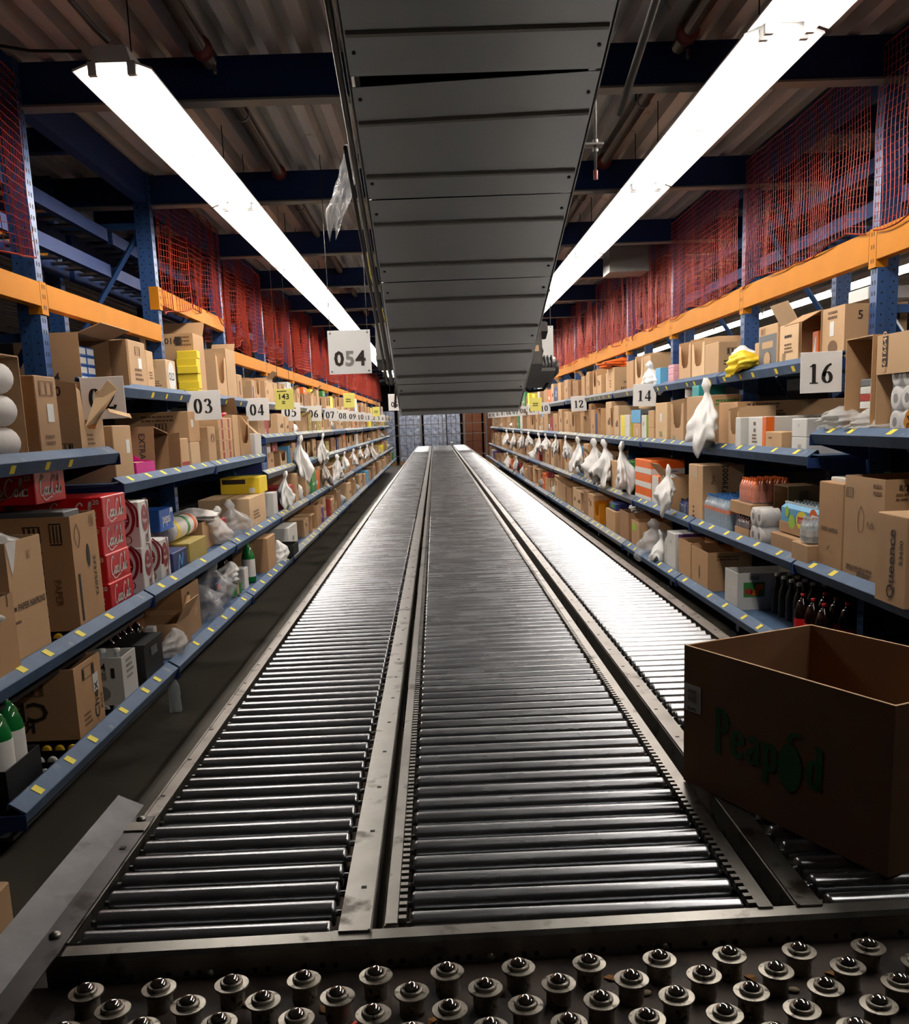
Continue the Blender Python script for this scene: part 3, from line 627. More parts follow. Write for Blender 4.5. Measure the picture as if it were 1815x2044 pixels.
tag(MB().tube([(-.27,4.5,2.5),(-.275,4.8,2.32),(-.24,5.2,2.18),(-.22,5.5,2.06)],.0028,'label_yellow',6).build('yellow_wire'), 'thin yellow wire trailing below the snagged plastic bag', 'wire')

# ------------------------------------------------------------------ hanging number boards
def sign(name, label, cat, x, y, z, w_, h_, txt, kind='serif', board='sign_white', yaw=0, tilt=0, hang=True, th=.5, grp=None):
    t = thing(name, label, cat, (x,y,z), yaw, grp); t.rotation_euler = (0,tilt,yaw)
    MB().bev(-w_/2,w_/2,0,.004,-h_/2,h_/2,board,.0015).build('board', t)
    fr = frame((0,-.0002,-.02*h_),(1,0,0),(0,0,1))
    if name == 'paper_notice': MB().tube([(-w_*.3,.002,h_/2-.01),(-w_*.3,.002,3.33-z)],.0015,'dark_steel',4).build('cord', t); MB().tube([(w_*.3,.002,h_/2-.01),(w_*.3,.002,3.33-z)],.0015,'dark_steel',4).build('cord', t)
    if kind == 'serif': serif(txt, h_*th, fr, 'ink_black', t, 'numerals')
    elif txt: words(txt, h_*th, fr, 'ink_black' if kind == 'sans' else 'ink', t, 'numerals')
    return t
t = sign('lane_sign', 'large white hanging board numbered 054, left of the sloping conveyor', 'sign', -.533,6.55,2.097,.275,.275,'', hang=False)
fr = frame((0,-.0002,-.045),(1,0,0),(0,0,1))
for ch,x,mt in (('0',-.07,'ink'),('5',0,'grey_ink'),('4',.07,'ink')): words(ch,.128,frame((x,-.0002,-.045),(1,0,0),(0,0,1)),mt,t,'numeral',bold=.03)
for x in (-.12,.12):
    MB().lathe([(.006,0),(.006,.003)],'worn_zinc',8).build('screw', t, (x,0,.12), (PI/2,0,0)); MB().lathe([(.006,0),(.006,.003)],'worn_zinc',8).build('screw', t, (x,0,-.12), (PI/2,0,0))
    MB().tube([(x,.002,.13),(x,.002,1.2)],.0025,'dark_steel',5).build('hanger_wire', t)
t = sign('lane_sign', 'white hanging board half hidden by the sloping conveyor, only its figure 2 showing', 'sign', .695,6.9,2.105,.275,.285,'', hang=False)
words('052',.128,frame((-.02,-.0002,-.045),(1,0,0),(0,0,1)),'ink',t,'numeral',bold=.03)
for x in (-.12,.12):
    MB().tube([(x,.002,.13),(x,.002,1.2)],.0025,'dark_steel',5).build('hanger_wire', t); MB().lathe([(.006,0),(.006,.003)],'worn_zinc',8).build('screw', t, (x,0,-.12), (PI/2,0,0))
t = sign('lane_sign', 'small white board hanging in the distance behind the left switch box of the sloping conveyor', 'sign', -.62,16.5,1.98,.26,.27,'', hang=False); words('053',.12,frame((0,-.0002,-.04),(1,0,0),(0,0,1)),'ink',t,'numeral')
for x in (-.1,.1): MB().tube([(x,.002,.13),(x,.002,1.37)],.0025,'dark_steel',5).build('hanger_wire', t)
for s in (-1,1):
    for k in range(1, NB+1):
        n_ = num(s,k)
        if not 0 < n_ < 17 or (s > 0 and k in (2,4,6)): continue
        y = ybay(s,k)-.02; z = 1.805
        x = (-1.60 if s < 0 else 1.945); ww = .235 if s < 0 and k == 2 else .21
        ya = rnd.uniform(-.12,.12) if k > 2 else 0; ti = rnd.uniform(-.04,.04) if k > 2 else -.01
        t = sign('number_plate', f'white plate numbered {n_:02d} sticking out from the {SIDE[s]} shelves', 'number plate', x,y,z,ww,.2,f'{n_:02d}', yaw=ya, tilt=ti, th=.5, grp=f'number plates of the {SIDE[s]} shelves')
        MB().box(-.02,.02,.004,.012,.07,.1,'worn_zinc').build('clip', t, (-.085 if s < 0 else .085,0,0))
t = sign('paper_notice', 'yellow paper notice reading 143 hanging above the 05 plate', 'notice', -1.19,8.0,1.855,.15,.16,'', board='sign_yellow', yaw=.05)
words('143',.062,frame((-.005,-.0002,.018),(1,0,0),(0,0,1)),'ink_black',t,'numerals'); lines(.09,.016,frame((-.01,-.0002,.062),(1,0,0),(0,0,1)),'ink',t,n=1); lines(.03,.03,frame((-.005,-.0002,-.025),(1,0,0),(0,0,1)),'ink_black',t,n=2)
for i,(x,y,z,nm) in enumerate(((-1.2,14.2,1.98,'yellow paper notice hanging over the 07 and 08 plates'),(-1.25,21.5,1.9,'small yellow notice hanging far down the left shelves'))):
    t = sign('paper_notice', nm, 'notice', x,y,z,.16,.2,'', board='sign_yellow', yaw=.1); lines(.09,.06,frame((0,-.0002,0),(1,0,0),(0,0,1)),'ink',t,n=2,seed=i+4)
for i,(x,y,z,nm) in enumerate(((1.55,15.2,1.84,'yellow notice hanging by the motor of the sloping conveyor'),)):
    t = sign('paper_notice', nm, 'notice', x,y,z,.18,.2,'', board='sign_yellow', yaw=-.1); lines(.09,.06,frame((0,-.0002,0),(1,0,0),(0,0,1)),'ink',t,n=2,seed=9)

# ------------------------------------------------------------------ flow shelves with price-labelled lips
LEV = {'L1':(-1,-1.36,.445),'L2':(-1,-1.45,.82),'L3':(-1,-1.55,1.385),'L4':(-1,-1.68,1.878),'LA':(-1,-1.55,1.22),'LB':(-1,-1.55,1.55),'L0':(-1,-1.55,1.54),
       'R1':(1,1.73,.43),'R2':(1,1.83,.84),'R3':(1,1.90,1.385),'R4':(1,2.02,1.876),'R0':(1,1.90,1.50)}
LNAME = {'L1':'lowest left shelf','L2':'knee-high left shelf','L3':'chest-high left shelf','L4':'top left shelf','LA':'chest-high left shelf','LB':'eye-level left shelf','L0':'chest-high left shelf',
         'R1':'lowest right shelf','R2':'knee-high right shelf','R3':'chest-high right shelf','R4':'top right shelf','R0':'chest-high right shelf'}
def lip_mesh(front_labels, m_):
    b = MB(); L = PITCH-.03
    b.prism([(0,0),(-.020,-.048),(-.034,-.05),(-.034,-.046),(-.024,-.044),(-.006,-.004),(-.05,.027),(-.056,.024),(-.06,.012),(-.064,.014),(-.058,.032),(-.05,.034),(-.002,.003)],.015,.015+L,'y',m_)
    return b.mesh('lip')
def label_mesh(front):
    b = MB()
    if front: b.box(0,.0014,-.021,.021,-.042,-.010,'label_yellow',Matrix.Rotation(.395,4,'Y'))
    else:
        T = Matrix.Translation((-.026,0,.0188)) @ Matrix.Rotation(math.atan2(.031,.048),4,'Y'); b.box(-.019,.019,-.023,.023,0,.0014,'label_yellow',T)
    return b.mesh('price_label')
lipB, lipG = lip_mesh(0,'shelf_blue'), lip_mesh(0,'shelf_grey'); labT, labF = label_mesh(False), label_mesh(True)
trayB = MB().box(-.86,-.055,.02,PITCH-.02,-.012,.004,'shelf_blue').mesh('tray')
trayD = MB().box(-.86,-.055,.02,PITCH-.02,-.075,-.062,'black_plastic').mesh('tray')
brk = MB().prism([(0,-.004),(-.5,-.02),(-.5,-.15),(-.33,-.15),(-.06,-.058),(0,-.056)],-.003,.003,'y','deep_blue_paint').mesh('end_bracket')
trk = MB().box(-.80,-.07,-.014,-.010,-.062,-.012,'black_plastic').box(-.80,-.07,.010,.014,-.062,-.012,'black_plastic').mesh('roller_track')
whl = {c: MB().lathe([(.012,-.008),(.0185,-.006),(.0185,.006),(.012,.008)],'wheel_'+c,14,Matrix.Rotation(PI/2,4,'X')).mesh('wheel') for c in ('yellow','white')}
def levels(s, k):
    if s < 0: return ['L1','L2']+(['L0'] if k == 0 else ['L3','L4'] if k <= 2 else ['LA','LB','L4'])
    return ['R1','R2']+(['R0'] if k == 0 else ['R3','R4'])
for s in (-1,1):
    for k in range(0, NB):
        for lv in levels(s,k):
            _, X, z = LEV[lv]; z -= 0 if k < 3 else rnd.uniform(0,.003)
            t = thing('flow_shelf', f'blue steel flow shelf with price labels, {LNAME[lv]}, {ORD[k]} bay', 'shelf', (X,ybay(s,k),z), rz(s))
            if k == 0 and lv == 'L1': t.location.y = 2.98; t.scale = (1,.914,1)
            o = 0 if s < 0 else -PITCH; front = z > 1.8 or lv == 'L0'; wheels = k == 0 and lv in ('L1','L2')
            link('lip', lipB if k < 3 else lipG if (k+ord(lv[1])) % 3 else lipB, t, (0,o,0))
            link('tray', trayD if wheels else trayB, t, (0,o,-.02 if wheels else 0))
            link('end_bracket', brk, t, (0,o+.01,0)); link('end_bracket', brk, t, (0,o+PITCH-.01,0))
            if k < 6:
                r = random.Random(k*7+ord(lv[1])*3+s)
                for q in range(6):
                    if r.random() < .9: link('price_label', labF if front else labT, t, (0,o+.18+q*.33+r.uniform(-.06,.06),0), (0,0,r.uniform(-.05,.05)))
            if wheels:
                for q in range(13):
                    y = o+.16+q*.15; tr = link('roller_track', trk, t, (0,y,0)); c = 'yellow' if q%3 == 1 else 'white'
                    if lv == 'L1':
                        for j in range(7): link('wheel', whl[c], tr, (-.1-j*.05-(.025 if q%2 else 0),0,-.012))
                    else:
                        for j in range(2): link('wheel', whl[c], tr, (-.1-j*.05,0,-.012))

# ------------------------------------------------------------------ goods: builders
def place(o, s, X, yc, z, yaw=0): o.location = (X,yc,z); o.rotation_euler = (0,0,rz(s)+yaw); return o
def front_fr(y, z, x=0): return frame((x,y,z),(0,1,0),(0,0,1))
def near_fr(s, w_, x, z):                                           # frame on the side turned to the camera
    return frame((x,-w_/2,z),(1,0,0),(0,0,1)) if s < 0 else frame((x,w_/2,z),(-1,0,0),(0,0,1))
def body_mesh(w_, h, d, m_, style):
    b = MB(); e = .005; a, c = -w_/2, w_/2
    if style == 'closed':
        b.bev(-d,0,a,c,0,h,m_,.004)
    else:
        b.box(-d,0,a,c,0,e,m_); b.box(-d,-d+e,a,c,e,h,m_)
        if style == 'mouth':                                        # open towards the aisle
            b.box(-d+e,0,a,a+e,e,h,m_); b.box(-d+e,0,c-e,c,e,h,m_); b.box(-d+e,0,a+e,c-e,h-e,h,m_)
        elif style == 'cut':                                        # front cut away in a dip, sides sloping
            b.prism([(-d+e,e),(-.0,e),(0,h*.95),(-d*.3,h),(-d+e,h)],a,a+e,'y',m_); b.prism([(-d+e,e),(-.0,e),(0,h*.95),(-d*.3,h),(-d+e,h)],c-e,c,'y',m_)
            u = w_*.14; b.prism([(a+e,e),(c-e,e),(c-e,h*.9),(c-u,h*.86),(c-u*1.6,h*.42),(c-u*2.4,h*.34),(a+u*2.4,h*.34),(a+u*1.6,h*.42),(a+u,h*.86),(a+e,h*.9)],-e,0,'x',m_)
        elif style == 'ramp':                                       # display tray: low front, sides sloping down
            for q in (a,c-e): b.prism([(-d+e,e),(0,e),(0,h*.36),(-d*.25,h*.4),(-d+e,h)],q,q+e,'y',m_)
            b.box(-e,0,a+e,c-e,e,h*.36,m_)
        else:                                                       # open top
            b.box(-d+e,0,a,a+e,e,h,m_); b.box(-d+e,0,c-e,c,e,h,m_); b.box(-e,0,a+e,c-e,e,h,m_)
    return b
def carton(lab, lv, y0, y1, h, d, m_='card_tan', style='closed', x=-.07, z=None, name='carton', cat='carton', flaps='', grp=None, yaw=0, tape=True, top=None):
    if lv in ('L4','R4'): kk = 1.074 if lv == 'L4' else 1.06; y0, y1, h, d = y0*kk, y1*kk, h*kk, d*kk
    s, X, zz = LEV[lv]; w_ = y1-y0; z = zz+.0045 if z is None else z
    t = thing(name, lab, cat, group=grp); place(t, s, X+x*(-s), (y0+y1)/2, z, yaw)
    body_mesh(w_, h, d, m_, style).build('body', t)
    if style == 'closed' and tape and m_.startswith('card'):
        b = MB(); b.box(-d*.5-.024,-d*.5+.024,-w_/2-.0006,w_/2+.0006,h-.06,h+.0006,'tape'); b.build('packing_tape', t)
    for q in flaps:                                                 # f front, b back, n near side, o far side, then upright/leaning
        b = MB(); l = min(.16, w_*.5, d*.5)
        if q in 'no':
            sd = (-1 if q == 'n' else 1)*(1 if s < 0 else -1); b.box(-d+.006,-.006,0,.004,0,l,m_); f = b.build('flap', t, (0,sd*(w_/2-.004 if sd > 0 else w_/2),h-.002), (-sd*(.5+.4*rnd.random()),0,0))
        elif q in 'fb': b.box(-.004,0,-w_/2+.006,w_/2-.006,0,l,m_); b.build('flap', t, (-.0 if q == 'f' else -d+.004,0,h-.002), (0,(.7 if q == 'f' else -.5)*(.6+.5*rnd.random()),0))
        elif q in 'tT': b.box(0,l*.8,-w_/2+.004,w_/2-.004,-.004,0,m_); b.build('flap', t, (-.001,0,h-.001), (0,-.35 if q == 't' else .5,0))
        elif q in 'sS': b.box(0,l*.8,0,.004,.006,h-.006,m_); sd = 1 if s < 0 else -1; b.build('flap', t, (-.001,sd*(w_/2-.004 if sd > 0 else w_/2),0), (0,0,(.5 if sd > 0 else -.5)*(-1)))
    t['dims'] = (w_,h,d,float(s)); return t
PET2 = [(.03,0),(.05,.004),(.053,.02),(.053,.19),(.05,.215),(.036,.262),(.02,.285),(.0145,.29),(.0145,.31)]
PETS = [(.02,0),(.031,.003),(.0325,.012),(.0325,.06),(.030,.075),(.0325,.09),(.0325,.13),(.027,.155),(.0135,.182),(.012,.186),(.012,.2)]
GLS = [(.025,0),(.03,.003),(.031,.01),(.031,.13),(.027,.155),(.014,.19),(.0125,.225),(.0135,.23)]
def bottle(lab, prof, loc, body, cap, label=None, lz=(.07,.15), grp=None, name='bottle', txt=None, s=-1, k=1.0, parent=None, n=16):
    r = max(p[0] for p in prof); H = prof[-1][1]
    if parent is None:
        t = thing(name, lab, 'bottle', loc, rz(s), grp); t.scale = (k,k,k)
        MB().lathe(prof, body, n).build('body', t); MB().lathe([(prof[-1][0]+.002,0),(prof[-1][0]+.0025,.002),(prof[-1][0]+.0025,.014),(prof[-1][0],.017)],cap,14).build('cap', t, (0,0,H-.008))
        if label:
            MB().lathe([(r+.0006,lz[0]),(r+.0006,lz[1])],label,n).build('label', t)
            if txt: script_logo(r*1.7, frame((r+.001,0,(lz[0]+lz[1])/2),(0,1,0),(0,0,1)), txt, t)
        return t
def pack(lab, lv, y0, nx, ny, prof, body, cap, label, lz, z=None, x=-.08, k=1.0, tray=None, grp=None, cat='bottle pack', wrap=True):
    s, X, zz = LEV[lv]; z = zz+.0045 if z is None else z; r = max(p[0] for p in prof)*k*1.01; H = prof[-1][1]*k
    t = thing('bottle_pack', lab, cat, group=grp); place(t, s, X+x*(-s), y0+ny*r, z)
    bm = MB(); bm.lathe(prof, body, 12); bm.lathe([(prof[-1][0]+.0025,prof[-1][1]-.008),(prof[-1][0]+.0025,prof[-1][1]+.006)],cap,10)
    if label: bm.lathe([(max(p[0] for p in prof)+.0006,lz[0]),(max(p[0] for p in prof)+.0006,lz[1])],label,12)
    me = bm.mesh('bottle')
    for i in range(nx):
        for j in range(ny): o = link('bottle', me, t, (-r-2*r*i, -ny*r+r+2*r*j, .004)); o.scale = (k,k,k)
    if tray: body_mesh(2*r*ny+.012, .06, 2*r*nx+.012, tray, 'open').build('tray', t, (.006,0,0))
    if wrap: MB().bev(-2*r*nx-.003,.003,-ny*r-.003,ny*r+.003,.002,H*.86,'film_tight',.02).build('shrink_wrap', t)
    return t
def roll(lab, lv, yc, n_z, n_y, r, ln, z=None, x=-.06, k=1, grp=None):
    s, X, zz = LEV[lv]; z = zz+.0045 if z is None else z; nm = 'tissue_pack' if n_z*n_y > 1 else 'tissue_roll'
    t = thing(nm, lab, 'toilet paper', group=grp); place(t, s, X+x*(-s), yc, z)
    b = MB(); T = Matrix.Rotation(PI/2,4,'Y'); b.lathe([(.02,-.004),(r*.8,-.001),(r,-.006),(r,-ln+.006),(r*.8,-ln)],'tissue',22,T); b.lathe([(.0195,0.0),(.021,.0006)],'core_dark',16,Matrix.Translation((-.003,0,0)) @ T)
    me = b.mesh('roll')
    for i in range(n_z):
        for j in range(n_y): link('roll', me, t, (0,(j-(n_y-1)/2)*2*r,r+i*2*r*.985))
    MB().bev(-ln,.001,-n_y*r,n_y*r,.001,n_z*2*r*.985,'film_tight',.03).build('plastic_wrap', t)
    return t
BAGP = {'hang':[.2,.42,.2,.38,.62,.85,1.0,1.12,1.2,1.15],'sack':[.1,.35,.2,.6,.95,1.05,1.0,.8],'heap':[.15,.6,.95,1.05,1.0,.9]}
def bag(lab, loc, h, r, seed, kind='hang', m_='bag_white', s=-1, grp=None, flat=.45, yaw=0, cat='plastic bag'):
    o = crumple(h, r, seed, BAGP[kind], 4+seed%4, .34, m_=m_, flat=flat).build('plastic_bag', None, loc, (0,0,rz(s)+yaw)); return tag(o, lab, cat, grp)
def pr(t, what, txt, side, u, v, size, m_='ink', name='printing', rot=0, sx=1.0, wh=None, n=3, seed=1):
    """print on a carton: side f (aisle) or n (towards the camera); u, v as shares of that face, from its lower left as read"""
    w_, h, d, s = t['dims']; s = int(s)
    if side == 'f': o = Vector((.0006, (u-.5)*w_, v*h)); r_, up = Vector((0,1,0)), Vector((0,0,1))
    else:
        ns = -1 if s < 0 else 1; o = Vector((-d+u*d if s < 0 else -u*d, ns*(w_/2+.0006), v*h)); r_, up = Vector((1 if s < 0 else -1,0,0)), Vector((0,0,1))
    if rot == 1: r_, up = up, -r_                                    # reads upwards
    if rot == -1: r_, up = -up, r_
    fr = frame(o, r_, up)
    if what == 'w': return words(txt, size, fr, m_, t, name, sx=sx)
    if what == 'serif': return serif(txt, size, fr, m_, t, name)
    if what == 'script': return script_logo(size, fr, m_, t)
    if what == 'p': return panel(wh[0], wh[1], fr, m_, t, name)
    if what == 'b': return bars(wh[0], wh[1], fr, m_, t, 'barcode', n)
    if what == 'l': return lines(wh[0], wh[1], fr, m_, t, 'printing', n, seed)
    if what == 'e':
        b = MB(); b.add([(p[0],p[1],.0014) for p in ell(0,0,wh[0],wh[1],0,345,23)], [tuple(range(24))], m_, False, fr); return b.build(name, t)
    if what == 'k':
        b = MB(); stroke(b, txt, size*.5, size, m_, fr @ Matrix.Translation((0,0,.0016))); return b.build(name, t)
# ============================== LEFT, top shelf
t = carton('brown carton lying open towards the aisle, packed with blue and white packs, top left shelf', 'L4', 4.70, 5.14, .235, .30, 'card_kraft', 'mouth', flaps='tS')
pr(t,'b','','n',.45,.66,0,'ink',wh=(.05,.11),n=5); pr(t,'w','4','n',.62,.14,.06,'ink'); pr(t,'w','HANDLE WITH CARE','n',.28,.45,.03,'ink_soft',rot=1)
for i in range(4):
    for j in range(2):
        q = tag(MB().bev(-.2,0,-.06,.06,0,.046,'pepsi_blue').add([(.001,-.05,.008),(.001,.05,.008),(.001,.05,.038),(.001,-.05,.038)],[(0,1,2,3)],'paper').build('product_pack'), f'blue and white pack in the lying carton, {ORD[i]} from bottom, {"near" if j == 0 else "far"} column', 'pack', 'blue packs inside the lying carton')
        place(q, -1, -1.78, 5.17+j*.123, 1.8885+i*.0475)
t = carton('tan carton with a dark upside-down 4, beside the lying carton on the top left shelf', 'L4', 5.46, 5.77, .265, .20, 'card_tan'); pr(t,'w','4','n',.55,.84,.07,'ink'); pr(t,'b','','f',.5,.8,0,'ink_soft',wh=(.1,.05)); pr(t,'p','','f',.6,.55,0,'paper',wh=(.07,.06)); pr(t,'l','','f',.5,.32,0,'ink_soft',wh=(.16,.08),n=3)
t = carton('slim tan carton squeezed behind the upside-down 4 carton', 'L4', 5.78, 5.92, .23, .22, 'card_tan'); pr(t,'l','','f',.5,.4,0,'ink_soft',wh=(.08,.05))
t = carton('small tan carton marked 5 beside the printed jar label, top left shelf', 'L4', 6.19, 6.41, .205, .16, 'card_pale'); pr(t,'w','5','n',.5,.85,.045); pr(t,'e','','f',.5,.5,0,'paper',wh=(.085,.1),name='logo'); pr(t,'w','OLD','f',.5,.5,.07,'ink_black'); pr(t,'l','','n',.5,.3,0,'ink_soft',wh=(.1,.04))
t = carton('tall tan carton numbered 4520016 standing above the 03 plate', 'L4', 6.95, 7.26, .425, .36, 'card_kraft','open', flaps='o'); pr(t,'w','4520016','n',.42,.88,.062,'ink'); pr(t,'p','','n',.72,.88,0,'ink',wh=(.05,.065),name='printing'); pr(t,'l','','n',.86,.88,0,'ink_soft',wh=(.08,.08)); pr(t,'e','','n',.2,.62,0,'ink',wh=(.03,.05)); pr(t,'w','BOUNTIFUL','n',.7,.22,.03,'dull_red')
for i in range(6):
    q = tag(MB().bev(-.14,0,-.05,.05,0,.05,'yellow_card').build('product_pack'), f'yellow pack in the leaning column by the 4520016 carton, {ORD[i]} from the bottom', 'pack', 'yellow packs on the top left shelf'); place(q, -1, -1.71+.004*(i%2), 7.395+.008*(i%3), 1.884+i*.054, .05*(i%2)); q.scale = (1.07,1.07,1.07)
t = carton('tall open tan carton with a barcode strip, third bay of the top left shelf', 'L4', 7.62, 7.97, .36, .12, 'card_tan', 'cut'); 
t = carton('tallest tan carton of the third bay of the top left shelf, its front panel open', 'L4', 8.0, 8.36, .40, .2, 'card_tan', 'open', flaps='o'); pr(t,'b','','n',.35,.62,0,'ink',wh=(.05,.17),n=6)
t = carton('short kraft carton beside the tallest carton, third bay of the top left shelf', 'L4', 8.38, 8.60, .22, .2, 'card_kraft'); pr(t,'p','','f',.5,.5,0,'ink_soft',wh=(.05,.12),name='printing')
t = carton('small carton with a blue stripe beside the 04 plate', 'L4', 9.05, 9.22, .2, .16, 'card_tan'); pr(t,'p','','f',.3,.4,0,'navy',wh=(.05,.14),name='printing')
t = carton('tan carton with a cut window directly above the 04 plate', 'L4', 9.24, 9.46, .23, .22, 'card_kraft', 'cut')
# ============================== LEFT, chest-high shelf, near bay
t = carton('open carton of paper towels at the near end of the chest-high left shelf', 'L0', 3.60, 3.98, .40, .34, 'card_tan', 'mouth')
for i in range(3):
    b = MB(); b.lathe([(.02,-.12),(.055,-.125),(.06,-.11),(.06,.11),(.055,.125),(.02,.12)],'tissue',18)
    q = tag(b.build('paper_towel_roll'), f'white paper towel roll in the near open carton, {ORD[i]} from the bottom', 'paper towel', 'paper towel rolls in the near carton'); q.location = (-1.66,3.76,1.612+i*.122); q.rotation_euler = (PI/2,0,.02)
t = carton('plain tan carton with a white sticker beside the paper towel carton', 'L0', 4.11, 4.34, .335, .27, 'card_kraft'); pr(t,'p','','f',.6,.55,0,'paper',wh=(.07,.075)); pr(t,'b','','f',.5,.85,0,'ink_soft',wh=(.15,.06),n=3); pr(t,'b','','n',.55,.86,0,'ink',wh=(.13,.05),n=4); pr(t,'e','','n',.55,.24,0,'ink_soft',wh=(.05,.045)); pr(t,'l','','f',.5,.22,0,'ink_soft',wh=(.12,.05),n=2); pr(t,'l','','n',.5,.06,0,'ink',wh=(.1,.03),n=1)
t = carton('tan carton numbered 61640 with a torn front flap, below the 02 plate', 'L0', 4.58, 4.90, .335, .26, 'card_tan','cut'); pr(t,'p','','n',.35,.85,0,'ink',wh=(.13,.07),name='printing'); pr(t,'w','6164','n',.35,.85,.06,'card_tan'); pr(t,'w','0','n',.68,.85,.06,'ink'); pr(t,'b','','n',.5,.08,0,'ink',wh=(.18,.05),n=8); pr(t,'l','','f',.4,.2,0,'ink_soft',wh=(.1,.06))
MB().add([(0,-.10,0),(.012,.02,.015),(.10,.10,.17),(.085,.02,.21),(.03,-.02,.13),(0,-.10,-.004),(.012,.02,.011),(.10,.10,.166),(.085,.02,.206),(.03,-.02,.126)],[(0,1,2,3,4),(9,8,7,6,5),(0,5,6,1),(1,6,7,2),(2,7,8,3),(3,8,9,4),(4,9,5,0)],'card_pale').build('torn_flap', t, (.005,0,.13))
MB().add([(0,0,0),(.09,.05,-.03),(.11,.01,-.05),(.03,-.06,-.02),(0,0,-.004),(.09,.05,-.034),(.11,.01,-.054),(.03,-.06,-.024)],[(0,1,2,3),(7,6,5,4),(0,4,5,1),(1,5,6,2),(2,6,7,3),(3,7,4,0)],'card_edge').build('torn_flap', t, (.06,.06,.21))
# chest-high, second bay
t = carton('brown carton with a white sticker, just below the end of the near left shelf', 'L3', 5.03, 5.33, .285, .5, 'card_tan'); pr(t,'p','','f',.75,.62,0,'paper',wh=(.06,.07))
t = carton('magenta display tray with sloping sides on the chest-high left shelf', 'L3', 5.37, 5.72, .235, .30, 'magenta', 'ramp', name='display_tray', cat='display tray')
for i in range(3):
    q = tag(MB().bev(-.06,0,-.045,.045,0,.075,'card_pale').build('product_pack'), f'cream pack standing in the magenta tray, {ORD[i]} from its near side', 'pack', 'packs in the magenta tray'); place(q, -1, -1.66, 5.43+i*.1, 1.397)
t = carton('dark brown carton tipped sideways behind the magenta tray', 'L3', 5.90, 6.22, .26, .24, 'card_deep', 'mouth', x=-.12, flaps='S'); t.rotation_euler.x = -.14; t.location.z += .0; pr(t,'w','EXTRA','n',.7,.55,.05,'ink',rot=-1)
t = carton('small carton with a red base band beside the tipped dark carton', 'L3', 6.06, 6.26, .2, .14, 'card_tan', x=-.05); pr(t,'p','','f',.5,.14,0,'dull_red',wh=(.19,.05),name='printing'); t.location.y += .2
t = carton('lower tan carton of the stack of two under the 03 plate', 'L3', 6.80, 7.06, .17, .38, 'card_pale', x=-.12); pr(t,'l','','n',.5,.6,0,'ink_soft',wh=(.16,.05)); pr(t,'p','','n',.85,.6,0,'paper',wh=(.05,.05))
t = carton('upper wide carton of the stack of two under the 03 plate', 'L3', 6.80, 7.10, .205, .5, 'card_kraft', x=-.12, z=1.562); pr(t,'l','','n',.62,.78,0,'ink_soft',wh=(.26,.05),n=2); pr(t,'b','','n',.62,.5,0,'ink',wh=(.08,.05),n=4); pr(t,'p','','f',.3,.6,0,'paper',wh=(.06,.05))
t = carton('tan carton with a printed emblem beside the stack of two under the 03 plate', 'L3', 7.12, 7.36, .27, .3, 'card_tan'); pr(t,'b','','f',.6,.7,0,'ink_soft',wh=(.1,.06))
s_, X_, z_ = LEV['L3']
for i in range(4):
    for j in range(2):
        q = tag(MB().bev(-.24,0,-.115,.115,0,.083,'card_tan').add([(.001,-.03,.006),(.001,.03,.006),(.001,.03,.077),(.001,-.03,.077)],[(0,1,2,3)],'dull_red').build('wrapped_carton'), f'red banded pack past the 03 plate, {ORD[i]} from bottom, {"near" if j == 0 else "far"} column', 'pack', 'red banded packs past the 03 plate'); place(q, -1, -1.60, 7.52+j*.235, z_+.0045+i*.0835)
t = thing('tape_dispenser', 'red handled tape dispenser lying across the red banded packs', 'tape dispenser', (-1.62,7.62,1.742)); MB().tube([(0,-.12,0),(0,-.02,.0)],.008,'conduit',8).build('arm', t); MB().tube([(0,-.02,0),(0,.14,.012)],[.015,.013],'red_cap',10).build('grip', t); MB().tube([(0,.14,.012),(0,.165,.014)],.009,'card_edge',8).build('end_knob', t)
t = carton('tall tan carton beside the carton with the hanging flap, chest-high left shelf', 'L3', 8.02, 8.24, .36, .3, 'card_tan', 'open')
t = carton('tan carton with a big torn flap hanging over its front, beside the 04 plate', 'L3', 8.28, 8.72, .37, .3, 'card_kraft', 'cut', flaps='n'); pr(t,'l','','n',.6,.2,0,'ink',wh=(.14,.06),n=2)
MB().add([(0,-.16,.12),(0,.15,.05),(.10,.18,-.05),(.10,-.05,-.03),(.05,-.17,.05),(0,-.16,.116),(0,.15,.046),(.10,.18,-.054),(.10,-.05,-.034),(.05,-.17,.046)],[(0,4,3,2,1),(5,6,7,8,9),(0,1,6,5),(1,2,7,6),(2,3,8,7),(3,4,9,8),(4,0,5,9)],'card_pale').build('torn_flap', t, (.0,0,.24))
for i in range(5):
    q = tag(MB().bev(-.12,0,-.03,.03,0,.2,'white_card').build('product_pack'), f'white paper pack in the leaning row past the big torn flap, {ORD[i]} in the row', 'pack', 'white packs beside the big torn flap'); place(q, -1, -1.585, 8.78+i*.063, 1.39); q.rotation_euler.x = -.12
t = carton('blue and white patterned carton at the near corner of the first eye-level left shelf', 'LA', 9.22, 9.55, .25, .3, 'navy', name='product_box', cat='product box'); 
for i in range(5): pr(t,'k',[(-.09,.05-.02*i),(-.03,.1-.05*i),(.02,.04-.01*i),(.09,.09-.045*i)],'f',.5,.5,.009,'sky')
